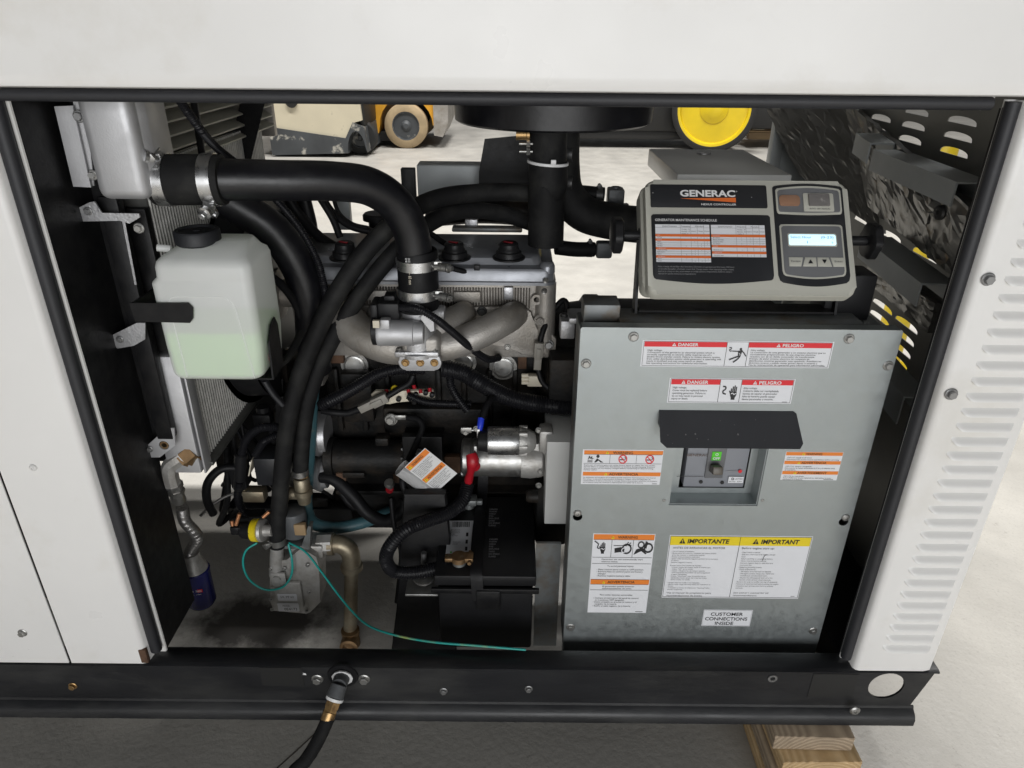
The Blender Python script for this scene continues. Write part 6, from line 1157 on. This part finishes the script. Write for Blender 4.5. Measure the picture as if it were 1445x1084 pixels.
bm = nb(); box(bm, P(372, 590, .40), (.04, .03, .03), .004); lathe(bm, P(372, 580, .39), (0, 0, 1), [(0, .016), (.012, .015)], 16); put('sensor_block', bm, 'plastic', None, 'black sensor block in the shade below the bottle', 'sensor')
# teal bonding wire
hose('bonding_wire', [(363, 766, .245), (348, 776, .238), (343, 795, .236), (352, 818, .236), (374, 832, .236), (398, 829, .236), (411, 812, .237), (412, 790, .24), (407, 768, .25)], 1.6, 'tealwire', None, 'thin teal wire looped in front of the regulator', 'wire', seg=10, n=70)
hose('bonding_wire', [(408, 766, .25), (430, 778, .23), (452, 805, .20), (478, 840, .16), (500, 866, .12), (522, 884, .08), (560, 897, .045), (610, 906, .02), (670, 911, .006), (742, 917, -.005)], 1.6, 'tealwire', None, 'long teal wire trailing across to the base rail', 'wire', seg=10, n=70)
# oil filter and braided line
of = thing('oil_filter', P(270, 850, .24), 'blue spin on oil filter behind the left post', 'oil filter')
c0 = P(272, 795, .24); c1 = P(278, 852, .24); c1 = V((c0.x, c0.y, c1.z)); s_ = S(c0); bm = nb(); h = c0.z - c1.z; lathe(bm, c1, (0, 0, 1), [(0, 8 * s_), (.004, 17 * s_), (.012, 20 * s_), (h * .82, 20 * s_), (h * .86, 21 * s_), (h * .88, 20 * s_)], 36); can = put('can', bm, 'bluecan', of)
pr = Print(V((c0.x - .006, c0.y - 20.6 * s_, c1.z + h * .60)), (1, .2, 0), (0, 0, -1), .030, .022, 60, 40); pr.rect(0, 4, 58, 20, 'red'); pr.text(8, 17, 10, 'HASTINGS', 'whiteink', x1=54, bold=.02); pr.text(6, 32, 6, 'Premium Filter', 'whiteink', x1=50); pr.done('print', can)
bm = nb(); lathe(bm, V((c0.x, c0.y, c1.z + h * .87)), (0, 0, 1), [(0, 19 * s_), (.012, 17 * s_), (.03, 13 * s_), (.045, 12 * s_)], 28); box(bm, V((c0.x - .02, c0.y - .012, c1.z + h * .93)), (.02, .02, .012), .003); put('adapter', bm, 'fuelcast', of)
bh = thing('braided_hose', P(262, 740, .2), 'braided steel hose bending from the radiator elbow to the oil filter', 'hose')
bm = nb(); tube(bm, px([(257, 715, .17), (261, 735, .18), (274, 750, .20), (279, 760, .215), (270, 775, .235), (266, 785, .24)]), .0125, 18, 40, (.004, .0008)); put('braid', bm, 'braid', bh)
bm = nb(); a = P(245, 682, .145); b = P(257, 720, .17); d = (b - a).normalized(); lathe(bm, a, d, [(0, .0165), (.012, .0165), (.013, .013), (.020, .013), (.021, .0165), (.030, .0165)], 6); lathe(bm, a, d, [(.030, .0135), (.052, .0145), (.056, .013)], 20); put('swivel_nut', bm, 'zinc', bh)
bm = nb(); tube(bm, px([(265, 640, .15), (252, 648, .145), (240, 658, .142), (240, 668, .142), (244, 684, .146)]), .0155, 8, 20); put('elbow', bm, 'fuelcast', bh)
bm = nb(); lathe(bm, P(276, 635, .152), (-.7, -.25, -.55), [(0, .022), (.024, .022), (.025, .017), (.032, .017)], 6); put('port', bm, 'bronze', bh); bm = nb(); lathe(bm, P(262, 643, .148), (-.7, -.25, -.55), [(0, .0175), (.004, .018), (.006, .016)], 20); put('sealant', bm, 'tag', bh)
q = P(268, 782, .24); bm = nb(); lathe(bm, V((q.x, q.y, q.z)), (0, 0, -1), [(0, .014), (.006, .0155), (.014, .0155)], 8); put('end_nut', bm, 'bronze', bh)
hose('fuel_line', [(352, 694, .33), (325, 698, .33), (300, 712, .32), (283, 728, .31)], 2, 'braid', None, 'thin braided line running from the valve fitting to the left', 'hose')
# gas inlet at the base rail
gi = thing('gas_inlet', P(480, 962, -.05), 'gas inlet nipple with brass fitting and black supply hose at the rail', 'gas inlet')
c = P(484, 953, -.032); s_ = S(c); bm = nb(); lathe(bm, c, (0, -1, 0), [(0, 22 * s_), (.003, 21 * s_), (.003, 14 * s_), (-.004, 14 * s_)], 30); put('grommet', bm, 'rubber', gi)
bm = nb(); lathe(bm, c + V((0, -.003, 0)), (0, -1, -.1), [(0, 14 * s_), (.004, 15 * s_), (.006, 12 * s_)], 11); put('sealant', bm, 'tag', gi)
d0 = P(480, 962, -.055); d1 = P(468, 1000, -.085); bm = nb(); cyl(bm, c, P(478, 968, -.062), 11.5 * s_, 10.5 * s_, 20, .001); cyl(bm, P(479, 966, -.060), P(472, 985, -.078), 11 * s_, 12.5 * s_, 20, .001); put('nipple', bm, 'castgrey', gi)
bm = nb(); a = P(473, 984, -.077); b = P(468, 998, -.088); cyl(bm, a, a.lerp(b, .3), 12.5 * s_, 12 * s_, 16); put('sealant', bm, 'tag', gi)
bm = nb(); d = (b - a).normalized(); lathe(bm, a.lerp(b, .25), d, [(0, 10.5 * s_), (.014, 10.5 * s_), (.015, 9.5 * s_), (.024, 9.2 * s_)], 6); lathe(bm, a.lerp(b, .25), d, [(.022, 9.4 * s_), (.038, 9 * s_)], 20); put('brass_fitting', bm, 'brass', gi)
bm = nb(); tube(bm, px([(463, 1014, -.10), (456, 1030, -.115), (446, 1050, -.135), (430, 1075, -.16), (405, 1102, -.19)]) + [V((-.40, -.32, .03)), V((-.55, -.48, .012)), V((-.9, -.7, .012))], .0125, 18, 50); put('supply_hose', bm, 'hose', gi)
wh = thing('wiring_harness', P(440, 800, .4), 'tangle of thin black wires behind the fuel regulator', 'wires')
for k in range(16):
    u0 = random.uniform(300, 420); v0 = random.uniform(560, 640); u1 = u0 + random.uniform(-40, 120); v1 = random.uniform(650, 740); Y0 = random.uniform(.40, .55)
    hose('strand', [(u0, v0, Y0), ((u0 + u1) / 2 + random.uniform(-20, 20), (v0 + v1) / 2 + random.uniform(0, 30), Y0 + random.uniform(-.05, .05)), (u1, v1, Y0), (u1 + random.uniform(-20, 60), v1 + random.uniform(-40, 15), Y0 + .08)], random.uniform(2, 5.5), random.choice(['rubber', 'loom', 'hose']), wh, n=20, seg=8)
for k, (u0, v0, u1, v1, Y) in enumerate(((385, 575, 425, 700, .52), (300, 610, 345, 660, .55), (430, 700, 470, 740, .55), (470, 692, 560, 712, .58))):
    a = P(u0, v0, Y); b = P(u1, v1, Y); bm = nb(); box(bm, ((a.x + b.x) / 2, Y, (a.z + b.z) / 2), (b.x - a.x, .04, a.z - b.z), .006); put('bracket_plate', bm, 'block', wh)
# clutter in the shade behind the oil pan
bm = nb(); a = P(476, 700, .60); box(bm, V((-.32, .68, .28)), (.22, .05, .03), .004); put('cross_tube', bm, 'galvdark', bf)

# ================================================================ background vehicles
def wheel(parent, c, d, R, r, wd, tm, rm, nm='wheel', lugs=5):
    bm = nb(); lathe(bm, c, d, [(0, r), (.0, R * .93), (wd * .12, R), (wd * .88, R), (wd, R * .93), (wd, r), (wd * .3, r * .98)], 48, cap=False); w_ = put(nm, bm, tm, parent, ang=45)
    bm = nb(); lathe(bm, c, d, [(wd * .8, r * 1.0), (wd * .98, r * 1.0), (wd * .96, r * .93), (wd * .45, r * .84), (wd * .32, r * .46), (wd * .85, r * .38), (wd * .95, r * .24), (wd * 1.0, r * .18), (wd * 1.0, 0)], 40); rim = put('rim', bm, rm, w_, ang=35)
    x, y = perp(d)
    for i in range(lugs): t = 2 * math.pi * i / lugs; q = V(c) + V(d).normalized() * wd * .33 + (x * math.cos(t) + y * math.sin(t)) * r * .52; bolt(rim, q, d, r * .13, rm if rm != 'rimyellow' else rm, 'lug_nut')
    return w_
g0 = PZ(577, 207, 0); yl = thing('yellow_forklift', (g0.x, g0.y + .4, 0), 'scuffed yellow forklift parked far behind with tan solid tyres', 'forklift')
wc = V((g0.x, g0.y - .02, .275)); wheel(yl, wc, (0, -1, 0), .275, .175, .16, 'tyre_tan', 'fdark', 'wheel', 3)
bm = nb(); X0 = PZ(514, 192, 0).x; X1 = PZ(641, 192, 0).x; yy = g0.y
Fm = frame((0, yy - .12, 0), (1, 0, 0), (0, 0, 1)); arc = [(wc.x + .34 * math.cos(R_(t)), .275 + .34 * math.sin(R_(t))) for t in range(180, -1, -15)]
prism(bm, [(X0 - .9, .18), (wc.x - .36, .18)] + arc + [(X1 - .14, .30), (X1 - .14, 1.2), (X0 - .9, 1.2)], Fm, -1.1); put('chassis', bm, 'fyellow', yl, ang=25)
bm = nb(); prism(bm, [(X1 - .16, .16), (X1 - .05, .14), (X1 + .02, .30), (X1 + .04, .9), (X1 - .05, 1.25), (X1 - .16, 1.25)], frame((0, yy - .14, 0), (1, 0, 0), (0, 0, 1)), -1.15, 0); put('counterweight', bm, 'cast', yl)
wheel(yl, wc + V((0, 1.1, 0)), (0, 1, 0), .275, .175, .16, 'tyre_tan', 'fdark', 'wheel', 3)
bm = nb(); box(bm, (wc.x - .55, yy + .45, .13), (1.2, .9, .12)); put('underframe', bm, 'vehblack', yl)
wheel(yl, wc + V((-1.35, 0, .02)), (0, -1, 0), .295, .18, .18, 'tyre_tan', 'fdark', 'wheel', 3)
g1 = PZ(470, 222, 0); cf = thing('cream_forklift', (g1.x, g1.y + .4, 0), 'cream forklift counterweight with scraped dark skirt, left of the yellow one', 'forklift')
xa, xb_ = PZ(376, 226, 0).x, PZ(518, 222, 0).x; yy = g1.y
bm = nb(); wa = PZ(505, 222, 0).x; sk = [(xa, .02), (wa - .10, .05)] + [(wa + .005 + .11 * math.cos(R_(t)), .06 + .24 * math.sin(R_(t))) for t in range(170, 9, -20)] + [(xb_ + .02, .06), (xb_, .34), (wa - .02, .40), (wa - .12, .22), (wa - .5, .27), (xa, .34)]
prism(bm, sk, frame((0, yy - .02, 0), (1, 0, 0), (0, 0, 1)), -1.0); put('skirt', bm, 'fdark', cf, ang=25)
bm = nb(); prism(bm, [(xa - .2, .33), (wa - .5, .26), (wa - .12, .21), (wa - .02, .39), (xb_ - .02, .42), (xb_ - .06, 1.1), (xa - .2, 1.15)], frame((0, yy, 0), (1, 0, 0), (0, 0, 1)), -1.0); put('counterweight', bm, 'fcream', cf, ang=25)
bm = nb(); box(bm, (xb_ - .03, yy + .5, .7), (.06, .9, .7), .01); put('mast_rail', bm, 'vehblack', cf)
wheel(cf, V((wa + .005, yy + .34, .20)), (0, -1, 0), .20, .12, .14, 'tyre', 'fdark', 'wheel', 4)
for k in (-.28, -.08): bm = nb(); lathe(bm, V((wa - .55 + k * 2, yy - .02, .62)), (0, -1, 0), [(0, .07), (.02, .065), (.02, .04)], 16); put('tail_lamp', bm, 'vehblack', cf)
g2 = PZ(1003, 212, 0); bv = thing('yellow_wheeled_vehicle', (g2.x - .4, g2.y + .4, 0), 'black vehicle with a bright yellow wheel far behind the controller', 'vehicle')
kk = S(V((g2.x, g2.y, .4))); R_y = 57 * kk; wheel(bv, V((g2.x - .02, g2.y, R_y)), (-.28, -1, 0), R_y, 49 * kk, .24, 'tyre', 'rimyellow', 'wheel', 6)
bm = nb(); x_0 = PZ(775, 205, 0).x; box(bm, ((x_0 + g2.x) / 2 - .3, g2.y + .5, .52), (g2.x - x_0 - .2, .9, .62), .05); box(bm, ((x_0 + g2.x) / 2, g2.y + .5, .17), (g2.x - x_0 + .6, .8, .12), .02); put('chassis', bm, 'vehblack', bv)
bm = nb(); box(bm, (g2.x + .9, g2.y + .5, .55), (.9, .8, .6), .05); put('frame', bm, 'vehblack', bv)
g3 = PZ(1082, 206, 0); pl_ = thing('pallet', (g3.x, g3.y, 0), 'wooden pallet end beyond the foil insulation', 'pallet')
for i in range(3): bm = nb(); box(bm, (g3.x, g3.y + .1 + i * .45, .12), (.5, .10, .09), .004); put('block', bm, 'backwood', pl_)
for i in range(4): bm = nb(); box(bm, (g3.x, g3.y + .1 + i * .33, .18), (.9, .10, .02), .003); put('slat', bm, 'backwood', pl_)
bm = nb(); box(bm, (g3.x - .12, g3.y + .1, .55), (.16, .05, .7), .005); put('post', bm, 'fcream', pl_)
yb_ = thing('safety_post', (1.72, 1.98, 0), 'yellow safety post seen through the right wall slots', 'post'); bm = nb(); cyl(bm, (1.72, 1.98, 0), (1.72, 1.98, 1.0), .06, seg=24, bev=.01); put('tube', bm, 'rimyellow', yb_); bm = nb(); box(bm, (1.72, 1.98, .006), (.2, .2, .012), .002); put('foot_plate', bm, 'rimyellow', yb_)
